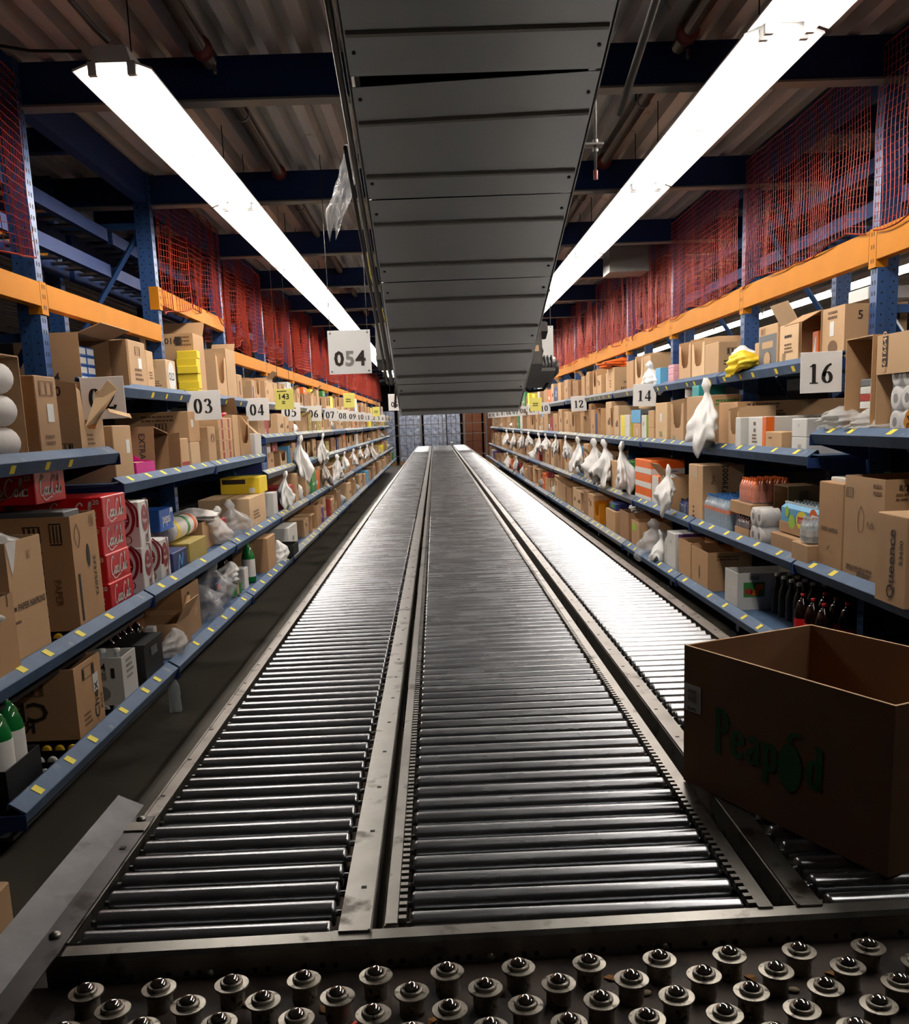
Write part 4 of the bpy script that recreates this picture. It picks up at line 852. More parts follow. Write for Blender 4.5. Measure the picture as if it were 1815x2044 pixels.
# ============================== LEFT, knee-high shelf
t = carton('tall open tan carton printed PAPER NAPKINS at the near end of the knee-high left shelf', 'L2', 3.43, 3.74, .445, .42, 'card_tan', 'open'); pr(t,'w','PAPER NAPKINS','f',.55,.46,.036,'ink',sx=.95); pr(t,'p','','f',.09,.46,0,'ink',wh=(.018,.014),name='printing'); pr(t,'b','','f',.6,.86,0,'ink_soft',wh=(.03,.03)); pr(t,'l','','f',.05,.35,0,'ink_soft',wh=(.14,.02),n=1)
MB().add([(0,0,0),(0,.09,-.0),(0,.05,-.09),(0,.03,-.12),(.001,0,0),(.001,.09,0),(.001,.05,-.09),(.001,.03,-.12)],[(4,5,6,7)],'tissue').build('torn_opening', t, (.0005,-.15,.445))
q = bag('crumpled clear wrapper bulging out of the tall PAPER NAPKINS carton', (-1.68,3.55,1.34), .16, .09, 5, 'heap', 'film_bag', flat=1)
t = carton('low open carton in front of the PAPER NAPKINS carton', 'L2', 3.10, 3.37, .28, .34, 'card_kraft', 'open', x=-.035); pr(t,'k',[(0,.03),(.002,0),(0,-.02)],'f',.8,.93,.006,'ink')
q = bag('white tissue lump inside the low open carton by the PAPER NAPKINS carton', (-1.6,3.2,1.12), .15, .1, 6, 'heap', 'tissue', flat=1)
t = carton('tall dark sided carton numbered 3737304 beside the stacked red soda cartons', 'L2', 4.06, 4.37, .48, .42, 'card_kraft', 'open')
pr(t,'w','3737304','n',.62,.42,.085,'ink',rot=-1); pr(t,'w','PAPER','n',.82,.34,.04,'ink_soft',rot=-1); pr(t,'w','37375072','f',.75,.42,.045,'ink',rot=-1); pr(t,'p','','f',.14,.28,0,'ink',wh=(.022,.2),name='printing'); pr(t,'b','','n',.62,.85,0,'ink',wh=(.07,.07),n=4); pr(t,'b','','n',.85,.85,0,'ink',wh=(.05,.09),n=4); pr(t,'e','','f',.55,.62,0,'ink',wh=(.02,.05)); pr(t,'k',[(.0,.05),(.03,.0),(0,-.05),(-.03,0),(0,.05)],'f',.2,.82,.006,'ink_soft'); pr(t,'b','','f',.78,.92,0,'ink_soft',wh=(.05,.05),n=3)
tag(MB().bev(-.16,.16,-.09,.09,0,.06,'slate').build('product_pack',None,(-1.72,4.2,1.262)), 'grey pack lying inside the top of the 3737304 carton', 'pack')
def soda(lab, y0, z, x, m_='coke_red', d=.40, w_=.335, h=.132):
    t = carton(lab, 'L2', y0, y0+w_, h, d, m_, x=x, z=z, name='soda_carton', cat='soda carton', tape=False, grp='red soda cartons'); pr(t,'script','','f',.5,.5,w_*.72,'paper'); pr(t,'script','','n',.66,.5,.22,'paper'); pr(t,'w','20','n',.93,.82,.03,'paper')
    return t
for i in range(4): soda(f'red soda carton, {ORD[i]} from the bottom of the stack beside the 3737304 carton', 4.47+.004*(i%2), .8245+i*.1325+(.0), -.07-.006*(i%3))
soda('red soda carton with white script, highest one, under the near chest-high shelf', 4.12, 1.355, -.22)
for i in range(4): soda(f'red soda carton behind the 3737304 carton, {ORD[i]} from the bottom of its pile', 4.12, .8245+i*.1325, -.50, d=.34)
def drp(lab, y0, y1, z, d, x=-.07):
    t = carton(lab, 'L2', y0, y1, .232 if z < 1 or z > 1.05 else .232, d, 'white_card', x=x, z=z, name='soda_carton', cat='soda carton', tape=False, grp='white and maroon soda cartons')
    for sd,kx in (('n',.082),('f',.05)):
        uu = .64 if sd == 'n' else .5; pr(t,'e','','%s'%sd,uu,.62,0,'maroon',wh=(kx,.068),name='logo')
        pr(t,'w','Dr',sd,uu-.02,.72,.05*min(1,kx/.1),'paper'); pr(t,'w','Pepper',sd,uu,.57,.052*min(1,kx/.085),'paper')
        pr(t,'k',[(-.3*kx,.098),(.8*kx,.09),(1.25*kx,.02),(1.0*kx,-.06),(.2*kx,-.1)],sd,uu,.62,.02*min(1,kx/.1),'maroon'); pr(t,'k',[(.9*kx,.1),(1.45*kx,.05),(1.45*kx,-.04)],sd,uu,.62,.014*min(1,kx/.1),'maroon')
        for q in (-.4,0,.35): pr(t,'k',ell(q*kx,-.0,.022*min(1,kx/.1),.02),sd,uu+.1,.17,.005,'maroon')
    return t
drp('lower white and maroon soda carton of the stack of two past the red stack', 4.99, 5.17, .8245, .36); drp('upper white and maroon soda carton of the stack of two past the red stack', 5.0, 5.18, 1.058, .36)
drp('single white and maroon soda carton just past the stack of two', 5.31, 5.50, .8245, .3, -.07)
t = carton('bright blue soda carton showing its last letters, behind the white and maroon cartons', 'L2', 5.72, 6.02, .125, .3, 'pepsi_blue', x=-.17, z=1.06, name='soda_carton', cat='soda carton', tape=False); pr(t,'w','pepsi','f',.45,.55,.085,'paper'); pr(t,'w','12','f',.9,.2,.03,'paper'); pr(t,'p','','f',.85,.88,0,'paper',wh=(.06,.025),name='printing')
t = carton('plain kraft carton under the bright blue soda carton', 'L2', 5.70, 6.03, .23, .3, 'card_deep', x=-.36)
t = carton('royal blue carton on the knee-high left shelf, just past the single white soda carton', 'L2', 5.54, 5.86, .13, .28, 'navy', name='product_box', cat='product box'); pr(t,'k',[(-.06,-.04),(-.02,.04),(.02,-.02),(.06,.045)],'f',.5,.5,.02,'sky'); t.location.x += .005
t = carton('olive carton with an orange swirl behind the royal blue carton', 'L2', 6.06, 6.52, .125, .3, 'olive', x=-.10, name='product_box', cat='product box'); pr(t,'k',[(-.1,.02),(0,.05),(.05,.0),(.12,.03)],'n',.5,.6,.03,'orange_card')
t = thing('paper_towel_pack', 'white printed paper towel pack lying on the olive carton', 'paper towel', (-1.69,6.33,.955)); MB().tube([(0,-.3,.07),(0,-.28,.07),(0,.28,.07),(0,.3,.07)],[.03,.07,.07,.03],'tissue',16).build('roll', t); MB().tube([(-.13,-.3,.07),(-.13,-.28,.07),(-.13,.28,.07),(-.13,.3,.07)],[.03,.07,.07,.03],'tissue',16).build('roll', t)
for j,c in ((-.2,'yellow_card'),(.05,'leaf_green'),(.22,'orange_card')): MB().lathe([(.0712,-.03),(.0712,.03)],c,16,Matrix.Translation((0,j,.07)) @ Matrix.Rotation(PI/2,4,'X')).build('print_band', t)
t = carton('open brown carton with loose paper on top, past the printed paper towel pack', 'L2', 6.72, 7.22, .19, .34, 'card_kraft', 'open', x=-.17); q = bag('heap of loose white paper in the open brown carton', (-1.74,6.95,1.10), .1, .15, 9, 'heap', 'tissue', flat=1.1)
q = bag('clear plastic bags with red and blue prints, bunched on the knee-high left shelf', (-1.60,7.05,1.10), .255, .13, 14, 'sack', 'film_bag', flat=.8); q = bag('clear plastic wrapper with torn edges beside the open brown carton', (-1.58,7.55,1.11), .26, .13, 17, 'sack', 'film_clear', flat=.8)
t = carton('red and white product carton inside the bunched clear bags', 'L2', 7.24, 7.44, .16, .1, 'dull_red', x=-.16, name='product_box', cat='product box')
t = carton('wide grey topped carton on the knee-high left shelf before the yellow carton', 'L2', 8.05, 8.8, .25, .42, 'card_pale', x=-.09); pr(t,'l','','f',.4,.4,0,'ink_soft',wh=(.3,.08))
t = carton('yellow and black carton lying on the wide grey topped carton', 'L2', 8.62, 9.02, .14, .34, 'yellow_card', x=-.10, z=1.078, name='product_box', cat='product box', tape=False); pr(t,'p','','n',.8,.2,0,'paper',wh=(.05,.045),name='barcode'); pr(t,'p','','n',.35,.75,0,'ink',wh=(.2,.04),name='printing')
t = carton('narrow white carton past the yellow and black carton', 'L2', 9.12, 9.35, .22, .2, 'white_card', name='product_box', cat='product box', tape=False)
t = carton('red carton with a gold emblem on the knee-high left shelf below the 05 plate', 'L2', 9.9, 10.45, .22, .3, 'dull_red', name='product_box', cat='product box', tape=False); pr(t,'e','','n',.6,.6,0,'coke_red',wh=(.08,.07),name='emblem')
# ============================== LEFT, lowest shelf
t = thing('bottle_tray', 'black plastic tray holding green soda bottles at the near end of the lowest left shelf', 'tray', (-1.45,3.22,.447)); body_mesh(.28,.11,.28,'black_plastic','open').build('body', t)
for i,(x,y) in enumerate(((-.06,-.055),(-.07,.065),(-.19,-.05),(-.19,.07))): bottle(f'green soda bottle with pale label, {["front near","front far","rear near","rear far"][i]} place of the black tray', PET2, (-1.45+x,3.22+y,.4535), 'green_glass','red_cap','paper',(.06,.19), grp='green soda bottles in the black tray')
t = carton('big tan carton with mirrored dark lettering on the roller tracks of the lowest left shelf', 'L1', 3.74, 4.04, .285, .46, 'card_kraft', 'open', x=-.09)
pr(t,'w','Chex','n',.46,.40,.11,'ink',sx=-1.15); pr(t,'w','Rice','n',.48,.2,.075,'ink',sx=-1.1); pr(t,'w','Chex','f',.72,.36,.07,'ink',rot=1); pr(t,'w','Rice','f',.9,.3,.04,'ink',rot=1); pr(t,'b','','f',.5,.84,0,'ink',wh=(.13,.05),n=2); pr(t,'p','','f',.75,.62,0,'paper',wh=(.06,.075)); pr(t,'l','','f',.35,.2,0,'ink_soft',wh=(.09,.06)); pr(t,'b','','n',.6,.75,0,'ink_soft',wh=(.12,.06),n=4)
t = carton('white open beer carton marked 24, in front of the dark cola bottles', 'L1', 4.22, 4.42, .215, .24, 'white_card', 'open', x=-.06); pr(t,'w','24','n',.6,.8,.05,'ink'); pr(t,'p','','n',.6,.62,0,'grey_ink',wh=(.045,.035),name='printing'); pr(t,'p','','n',.82,.68,0,'ink',wh=(.016,.045),name='printing'); pr(t,'e','','n',.5,.25,0,'grey_ink',wh=(.06,.04)); pr(t,'l','','f',.5,.7,0,'grey_ink',wh=(.1,.1),n=4)
for i in range(3): bottle(f'clear bottle with a white cap inside the white beer carton, {ORD[i]} from its back', GLS, (-1.6+i*.065,4.32,.457), 'bottle_clear','paper', grp='bottles in the white beer carton', k=.96)
mats_ = [(x,y) for y in (4.50,4.60,4.70,4.80,4.92) for x in (-1.60,-1.70)]
for i,(x,y) in enumerate(mats_): bottle(f'dark cola bottle with red cap, {["front","back"][i%2]} of the {ORD[i//2]} pair by the crate', PET2, (x,y+.0,.4495), 'cola','red_cap','coke_red',(.08,.17),txt='paper', grp='dark cola bottles', k=.72)
t = thing('bottle_crate', 'black plastic bottle crate with cut hand hole on the lowest left shelf', 'crate', (-1.43,4.63,.4495)); body_mesh(.30,.19,.23,'black_plastic','open').build('body', t); MB().box(.0005,.004,-.05,.05,.12,.16,'slate').build('handle', t); MB().box(-.23,.006,-.155,.155,.18,.195,'black_plastic').build('rim', t)
for o in list(C.objects):
    if o.get('label','').startswith('dark cola bottle'): o.location.y += .12
t.location.y = 4.70; t.location.x = -1.42
q = bag('grey plastic wad lying in the black bottle crate', (-1.53,4.72,.63), .12, .07, 3, 'heap', 'film_bag', flat=1)
t = carton('open brown carton with raised flaps past the black bottle crate', 'L1', 5.52, 5.92, .30, .4, 'card_kraft', 'open', x=-.12); pr(t,'w','UP','f',.7,.4,.06,'card_pale'); pr(t,'p','','f',.35,.85,0,'ink',wh=(.05,.012),name='hand_hole')
t = carton('low carton with a folded pale flap in front of the raised-flap carton', 'L1', 5.22, 5.5, .16, .26, 'card_tan', 'open', x=-.08, flaps='of'); 
q = bag('crumpled clear bag beside the folded pale flap carton', (-1.45,5.16,.60), .155, .07, 8, 'heap', 'film_bag', flat=.9)
for i,(y,x) in enumerate(((5.12,-1.60),(5.13,-1.53),(5.16,-1.68))): tag(MB().bev(-.05,0,-.03,.03,0,.17,'paper').add([(.001,-.025,.05),(.001,.025,.05),(.001,.025,.12),(.001,-.025,.12)],[(0,1,2,3)],'orange_card').build('product_pack',None,(x,y,.45)), f'white and orange packet standing behind the crate, {ORD[i]} of three', 'packet', 'packets behind the black crate')
q = bag('large clear bag slumped against the raised-flap carton', (-1.58,6.14,.79), .335, .16, 11, 'sack', 'film_clear', flat=.9); q = bag('clear bag holding blue and red packs on the lowest left shelf', (-1.56,6.55,.80), .345, .17, 12, 'sack', 'film_clear', flat=.9)
t = carton('dark blue pack with an orange cap inside the clear bag, lowest left shelf', 'L1', 6.45, 6.65, .18, .12, 'navy', x=-.14, name='product_box', cat='product box', tape=False); pr(t,'p','','f',.5,.8,0,'red_plastic',wh=(.09,.04),name='printing'); pr(t,'p','','f',.4,.3,0,'paper',wh=(.1,.04),name='printing')
for i in range(6):
    q = tag(MB().lathe([(.033,0),(.034,.002),(.034,.09),(.033,.092)],'worn_zinc',14).lathe([(.0344,.012),(.0344,.08)],['leaf_green','card_pale'][i%2],14).build('food_can',None,(-1.50-.075*(i//3),6.95+.085*(i%3),.4505)), f'small labelled can on the lowest left shelf, {ORD[i%3]} of the {["front","rear"][i//3]} row', 'can', 'cans on the lowest left shelf')
q = bag('torn white wrap over the cans on the lowest left shelf', (-1.53,7.02,.70), .14, .09, 13, 'heap', 'bag_white', flat=.8)
for i in range(3): tag(MB().bev(-.1,0,-.07,.07,0,.05,'tissue').build('napkin_pack',None,(-1.47,7.36+i*.0,.4505+i*.052)), f'white napkin pack beside the cans, {ORD[i]} from the bottom', 'pack', 'napkin packs beside the cans')
bottle('large green soda bottle with a white label standing on the lowest left shelf', PET2, (-1.50,7.62,.4505), 'green_glass','leaf_green','paper',(.05,.19), k=.98)
bottle('dark bottle with a grey label left of the large green soda bottle', PET2, (-1.62,7.28,.4505), 'cola','ink_black','slate',(.05,.13), k=.85)
t = carton('plain upright tan carton beside the large green soda bottle', 'L1', 8.12, 8.52, .285, .3, 'card_kraft')
q = bag('balled white bag in front of the black paper tray', (-1.44,8.72,.65), .2, .07, 15, 'heap', 'bag_white', flat=.9)
t = carton('green and white carton with a curved stripe above the black paper tray', 'L1', 9.35, 9.95, .24, .4, 'white_card', x=-.08, name='product_box', cat='product box', tape=False); pr(t,'k',[(-.15,.1),(-.05,.05),(.05,-.02),(.08,-.1)],'n',.6,.5,.05,'lime'); pr(t,'w','up','f',.5,.5,.09,'leaf_green')
t = carton('black tray jutting over the lip of the lowest left shelf', 'L1', 8.88, 9.2, .1, .25, 'black_plastic', 'open', x=.03, z=.4795, name='paper_tray', cat='tray')
o = bottle('empty clear water bottle standing on the floor under the lowest left shelf', PETS, (-1.60,5.62,.0), 'bottle_clear','paper', k=1.1)
t = carton('brown carton standing on the bare floor by the camera, only its corner in view', 'L1', 2.10, 2.48, .46, .4, 'card_tan', x=.165, z=0.0)
# ============================== RIGHT, top shelf (above the 16 plate and beyond)
t = carton('tan carton with white sticker and a 5 on its side, by the near right upright', 'R4', 4.80, 5.07, .245, .30, 'card_tan', 'open'); pr(t,'w','5','n',.25,.78,.06,'ink'); pr(t,'b','','n',.72,.78,0,'ink',wh=(.1,.055),n=4); pr(t,'p','','f',.45,.58,0,'paper',wh=(.055,.075)); pr(t,'l','','f',.5,.85,0,'ink_soft',wh=(.14,.05),n=2); pr(t,'e','','f',.5,.22,0,'ink_soft',wh=(.06,.035)); pr(t,'l','','n',.3,.2,0,'ink_soft',wh=(.1,.03),n=1)
tag(MB().bev(-.24,0,-.12,.12,0,.06,'white_card').build('product_pack',None,(2.44,5.2,2.16)), 'pale ribbed pack on top of the carton with the 5', 'pack'); 
t = carton('open kraft carton with a red and white packet inside, above the 16 plate', 'R4', 5.09, 5.36, .25, .30, 'card_kraft', 'mouth', flaps='T')
q = tag(MB().bev(-.1,0,-.04,.04,0,.15,'orange_card').add([(.001,-.03,.0),(.001,.01,.0),(.001,.02,.12),(.001,-.0,.12)],[(0,1,2,3)],'paper').build('product_pack'), 'red and white packet standing in the open carton above the 16 plate', 'packet'); place(q, 1, 2.10, 5.50, 1.892)
t = carton('tan carton with a small flap raised on top, above and before the 16 plate', 'R4', 5.40, 5.69, .225, .25, 'card_pale', 'open', flaps='f'); pr(t,'l','','f',.5,.7,0,'ink',wh=(.14,.03),n=1); pr(t,'l','','f',.5,.42,0,'ink_soft',wh=(.14,.06)); pr(t,'b','','f',.25,.2,0,'ink_soft',wh=(.05,.05),n=3)
t = carton('tan carton with a dark grey printed wrap, top right shelf', 'R4', 5.73, 6.06, .25, .24, 'card_tan'); pr(t,'p','','f',.5,.4,0,'slate',wh=(.32,.2),name='printed_wrap'); pr(t,'p','','f',.5,.55,0,'card_tan',wh=(.2,.04),name='printing',).location.x = .001; q = pr(t,'e','','f',.5,.22,0,'card_tan',wh=(.06,.045)); q.location.x = .002; pr(t,'p','','n',.5,.45,0,'slate',wh=(.22,.18),name='printed_wrap'); pr(t,'b','','f',.25,.87,0,'ink_soft',wh=(.08,.035),n=4)
t = carton('narrow tan carton behind the yellow bag, top right shelf', 'R4', 6.08, 6.22, .17, .2, 'card_tan', x=-.1)
q = bag('yellow and white plastic bag lying on the edge of the top right shelf', (2.06,6.60,2.02), .14, .16, 21, 'heap', 'yellow_card', s=1, flat=.7); q2 = bag('white plastic bag lying over the yellow bag, top right shelf', (2.10,6.74,2.06), .15, .12, 22, 'heap', 'bag_white', s=1, flat=.7)
t = carton('front tan carton with a barcode strip, first of the pair past the yellow bag', 'R4', 6.88, 7.22, .235, .3, 'card_tan', x=-.06); pr(t,'b','','n',.45,.72,0,'ink',wh=(.16,.045),n=6); pr(t,'l','','n',.25,.4,0,'ink',wh=(.08,.04),n=2)
t = carton('taller carton behind the front carton past the yellow bag', 'R4', 7.0, 7.36, .32, .3, 'card_kraft', x=-.40); pr(t,'b','','n',.4,.9,0,'ink',wh=(.22,.04),n=3)
t = carton('cut-front tan carton with a green topped jar inside, top right shelf', 'R4', 7.27, 7.62, .30, .3, 'card_pale', 'cut')
t = carton('tan carton with a rounded cut opening, top right shelf before the 14 plate', 'R4', 7.66, 8.02, .32, .3, 'card_tan', 'cut')
t = carton('tilted tan carton with a barcode strip behind the pink packs, top right shelf', 'R4', 8.36, 8.66, .31, .26, 'card_kraft', 'mouth', x=-.26); pr(t,'b','','n',.3,.6,0,'ink',wh=(.045,.15),n=5)
for i in range(3):
    for j in range(2):
        q = tag(MB().bev(-.06,0,-.045,.045,0,.052,'pink').add([(.0006,-.03,.024),(.0006,.03,.024),(.0006,.03,.03),(.0006,-.03,.03)],[(0,1,2,3)],'maroon').build('product_pack'), f'pink pack on the top right shelf, {ORD[i]} from bottom, {"near" if j == 0 else "far"} column', 'pack', 'pink packs on the top right shelf'); place(q, 1, 2.05, 8.58+j*.095, 1.883+i*.0525)
t = carton('pale blue tissue carton beside the white bag over the 14 plate', 'R4', 8.52, 8.70, .15, .2, 'sky', name='product_box', cat='product box', tape=False, x=-.03)
q = bag('large white plastic bag slumped on the top right shelf above the 14 plate', (2.05,9.38,2.12), .26, .17, 24, 'sack', 'bag_white', s=1, flat=.6)
for i,(a,b,h,dd,m_,st) in enumerate(((9.2,9.5,.3,.3,'card_tan','open'),(9.55,9.9,.34,.34,'card_pale','cut'),(10.0,10.35,.3,.3,'card_kraft','closed'))):
    carton(f'{["open tan","pale cut-front","closed kraft"][i]} carton on the top right shelf behind the 14 plate', 'R4', a, b, h, dd, m_, st, x=-.1)
t = carton('big tan carton with orange bags piled on it, top right shelf past the 14 plate', 'R4', 10.9, 11.35, .28, .45, 'card_tan'); pr(t,'b','','n',.5,.75,0,'ink',wh=(.14,.07),n=4); pr(t,'b','','n',.3,.14,0,'ink',wh=(.13,.06),n=6); pr(t,'w','SOUTHERN','n',.42,.42,.035,'ink'); pr(t,'l','','f',.5,.4,0,'ink_soft',wh=(.1,.1))
q = bag('orange and red crisp bags piled on the big tan carton', (2.25,11.8,2.30), .12, .2, 25, 'heap', 'orange_card', s=1, flat=1.1)
# ============================== RIGHT, chest-high shelf
t = carton('large brown carton open towards the aisle, right of the 16 plate', 'R0', 4.50, 4.79, .44, .32, 'card_kraft', 'mouth', x=-.08)
for i in range(4): q = tag(MB().bev(-.16,0,-.07,.07,0,.032,['white_card','dull_red','white_card','slate'][i]).build('product_pack',None,(2.02,4.64,1.62+i*.034),(0,0,PI)), f'{["white","red","white","grey"][i]} pack in the large open carton, {ORD[i]} from the bottom', 'pack', 'packs in the large open carton')
q = bag('clear plastic packs with red print on the near chest-high right shelf', (2.02,4.86,1.635), .125, .14, 31, 'heap', 'film_bag', s=1, flat=.8); q = bag('clear plastic bag of white packs below the large open carton', (2.04,4.62,1.62), .115, .12, 32, 'heap', 'film_bag', s=1, flat=.8)
t = carton('brown carton numbered 6616640 holding toilet rolls on the chest-high right shelf', 'R0', 3.95, 4.47, .43, .4, 'card_tan', 'mouth', x=-.09); 
MB().box(-.002,.003,-.26,.26,.26,.43,'card_tan').build('front_panel', t); t['dims'] = (.52,.43,.4,1.0)
q = pr(t,'p','','f',.16,.83,0,'ink',wh=(.05,.13),name='printing'); q.location.x = .0035; q = pr(t,'w','6616640','f',.16,.83,.05,'card_tan',rot=1); q.location.x = .0045
roll('pack of white toilet rolls in clear wrap inside the carton numbered 6616640', 'R0', 4.20, 3, 3, .052, .24, x=-.10)
q = tag(MB().lathe([(.05,0),(.052,.0015),(.05,.003)],'yellow_paint',20,Matrix.Rotation(PI/2,4,'Y')).build('pack_badge',None,(1.984,4.12,1.56),(0,0,PI)), 'round yellow badge reading 24 on the toilet roll pack', 'badge'); words('24',.06,frame((.0035,0,0),(0,0,1),(0,-1,0)),'ink_black',q,'numbers')
t = carton('white spirits carton with orange corner band and dark lettering, below the 16 plate', 'R3', 5.90, 6.22, .20, .46, 'white_card', name='product_box', cat='product box', tape=False); pr(t,'p','','f',.92,.5,0,'orange_card',wh=(.05,.198),name='printed_band'); pr(t,'p','','n',.06,.5,0,'orange_card',wh=(.05,.198),name='printed_band'); pr(t,'w','HENNESSY','n',.62,.32,.075,'ink_black'); pr(t,'k',ell(0,0,.05,.05),'n',.6,.72,.004,'grey_ink'); pr(t,'e','','n',.6,.72,0,'grey_ink',wh=(.028,.028),name='emblem'); pr(t,'l','','f',.4,.35,0,'ink_soft',wh=(.1,.06)); pr(t,'l','','f',.4,.7,0,'ink_soft',wh=(.05,.08),n=2)
t = carton('white rear spirits carton with an orange edge behind the lettered one', 'R3', 5.70, 5.86, .19, .3, 'white_card', name='product_box', cat='product box', tape=False, x=-.40); pr(t,'p','','n',.3,.5,0,'orange_card',wh=(.04,.18),name='printed_band')
t = carton('small taped tan carton with a diamond mark, before the white spirits carton', 'R3', 5.56, 5.84, .115, .22, 'card_tan', x=-.05); pr(t,'k',[(0,.025),(.025,0),(0,-.025),(-.025,0),(0,.025)],'n',.45,.5,.008,'ink'); pr(t,'l','','f',.35,.7,0,'ink_soft',wh=(.07,.02),n=1)
t = carton('upper white carton of the stack of two right of the taped tan carton', 'R3', 5.24, 5.46, .095, .34, 'white_card', z=1.482, tape=False, name='product_box', cat='product box'); pr(t,'k',[(-.015,.012),(0,.03),(.015,.012)],'f',.5,.4,.004,'grey_ink'); pr(t,'k',[(-.03,-.02),(.0,.03),(.03,-.02)],'n',.75,.5,.005,'grey_ink')
t = carton('lower white carton of the stack of two right of the taped tan carton', 'R3', 5.24, 5.46, .09, .34, 'white_card', tape=False, name='product_box', cat='product box'); pr(t,'l','','f',.6,.4,0,'grey_ink',wh=(.06,.03))
t = carton('wide brown carton marked 24 24 behind the white spirits carton', 'R3', 6.62, 7.05, .30, .9, 'card_kraft', x=-.12); 
for v in (.88,.72): pr(t,'w','24','n',.10,v,.055,'ink'); pr(t,'l','','n',.25,v+.02,0,'ink_soft',wh=(.2,.04),n=2,seed=int(v*9))
t = carton('cut-front tan carton with a white can inside, beside the hanging white bag', 'R3', 6.36, 6.58, .27, .24, 'card_tan', 'cut', x=-.05)
tag(MB().lathe([(.032,0),(.034,.002),(.034,.1),(.03,.104)],'white_card',16).build('food_can',None,(2.01,6.47,1.396)), 'white can inside the cut-front carton by the hanging white bag', 'can')
t = carton('white rounded pack leaning on the white spirits carton', 'R3', 6.26, 6.36, .2, .2, 'white_card', 'closed', x=-.03, tape=False, name='product_box', cat='product box')
q = bag('big white plastic bag tied to the top shelf, hanging before the 24 24 carton', (1.86,6.85,1.86), .44, .135, 41, 'hang', 'bag_white', s=1, flat=.5)
t = carton('wide tan carton, first of three tall ones before the 14 plate, chest-high shelf', 'R3', 7.12, 7.76, .36, .36, 'card_tan', 'closed'); pr(t,'l','','n',.4,.85,0,'leaf_green',wh=(.2,.05),n=2); pr(t,'l','','f',.7,.12,0,'leaf_green',wh=(.12,.04))
t = carton('tan cut-front carton, second of three tall ones before the 14 plate', 'R3', 7.86, 8.28, .36, .36, 'card_tan', 'cut'); pr(t,'l','','f',.3,.12,0,'leaf_green',wh=(.1,.04))
t = carton('pale tan carton, farthest of three tall ones before the 14 plate', 'R3', 8.42, 8.86, .335, .3, 'card_pale', 'closed'); pr(t,'p','','f',.5,.62,0,'paper',wh=(.07,.07)); pr(t,'l','','f',.5,.2,0,'leaf_green',wh=(.14,.05)); pr(t,'e','','n',.5,.5,0,'ink_soft',wh=(.04,.03))
tag(MB().lathe([(.05,0),(.052,.003),(.052,.12),(.04,.13)],'white_card',18).build('tub',None,(2.12,8.2,1.752)), 'white tub standing on the second of the three tall cartons', 'tub'); t = carton('small teal carton lying on the wide tan carton before the 14 plate', 'R3', 7.6,7.8,.08,.2,'teal', z=1.752, x=-.12, name='product_box', cat='product box', tape=False)
for i in range(2): t = carton(f'{["lower","upper"][i]} small tan carton by the green-edged white carton, right chest-high shelf', 'R3', 8.93, 9.16, [.12,.15][i], .2, 'card_tan', z=1.39+i*.123)
t = carton('white carton with a green edge band, below the 14 plate', 'R3', 9.24, 9.46, .235, .22, 'white_card', name='product_box', cat='product box', tape=False); pr(t,'p','','n',.12,.5,0,'lime',wh=(.055,.233),name='printed_band'); pr(t,'e','','f',.4,.65,0,'ink_black',wh=(.012,.018),name='emblem')
t = carton('tan carton with a fork emblem below the blue PREMIUM carton', 'R3', 9.52, 9.86, .16, .25, 'card_tan'); pr(t,'e','','f',.6,.5,0,'paper',wh=(.02,.04),name='emblem')
t = carton('blue and grey carton printed PREMIUM stacked below the 14 plate', 'R3', 9.50, 9.95, .125, .3, 'slate', z=1.552, name='product_box', cat='product box', tape=False); pr(t,'w','PREMIUM','n',.55,.48,.07,'ink_black'); pr(t,'p','','f',.5,.5,0,'sky',wh=(.44,.123),name='printed_band')
tag(MB().lathe([(.1,0),(.12,.02),(.11,.045),(.06,.06)],'card_pale',16).build('paper_sack',None,(2.12,9.75,1.678)), 'rolled tan paper sack on the PREMIUM carton', 'paper sack')
for i in range(2):
    t = carton(f'{["lower","upper"][i]} yellow and pale carton with black scribble print, past the PREMIUM carton', 'R3', 10.05, 10.55, .12, .25, 'white_card', z=1.39+i*.121, name='product_box', cat='product box', tape=False); pr(t,'p','','f',.3,.5,0,'label_yellow',wh=(.2,.118),name='printed_band'); pr(t,'p','','n',.25,.5,0,'label_yellow',wh=(.1,.118),name='printed_band')
    pr(t,'k',[(-.05,.03),(.0,-.03),(.02,.03),(-.03,.0),(.05,-.01)],'n',.7,.4,.012,'ink_black')
# ============================== RIGHT, knee-high shelf
t = carton('large tan carton with a printed emblem, second big one on the knee-high right shelf', 'R2', 4.14, 4.55, .475, .42, 'card_tan', 'open'); pr(t,'k',[(0,.06),(.03,.02),(.02,-.05),(-.02,-.05),(-.03,.02),(0,.06)],'f',.45,.6,.006,'ink_soft'); pr(t,'w','Puffs','f',.7,.56,.04,'ink_soft'); pr(t,'l','','f',.5,.12,0,'ink_soft',wh=(.32,.03),n=2); pr(t,'b','','f',.55,.05,0,'ink',wh=(.13,.04),n=9); pr(t,'b','','f',.14,.84,0,'ink',wh=(.08,.045),n=8,); pr(t,'l','','f',.85,.9,0,'ink_soft',wh=(.1,.06),n=2); pr(t,'w','8/272 PACK','n',.35,.92,.035,'ink'); pr(t,'l','','n',.35,.84,0,'ink_soft',wh=(.2,.04),n=2)
t = carton('carton with large sideways lettering, closest to the camera on the knee-high right shelf', 'R2', 3.72, 3.98, .36, .3, 'card_tan', x=.03); t['dims'] = (.26,.36,.3,1.0); pr(t,'w','Queence','f',.55,.45,.085,'ink',rot=1,sx=.9); pr(t,'w','53600','f',.86,.6,.04,'ink',rot=1); pr(t,'w','Queence','n',.3,.5,.09,'ink',rot=1)
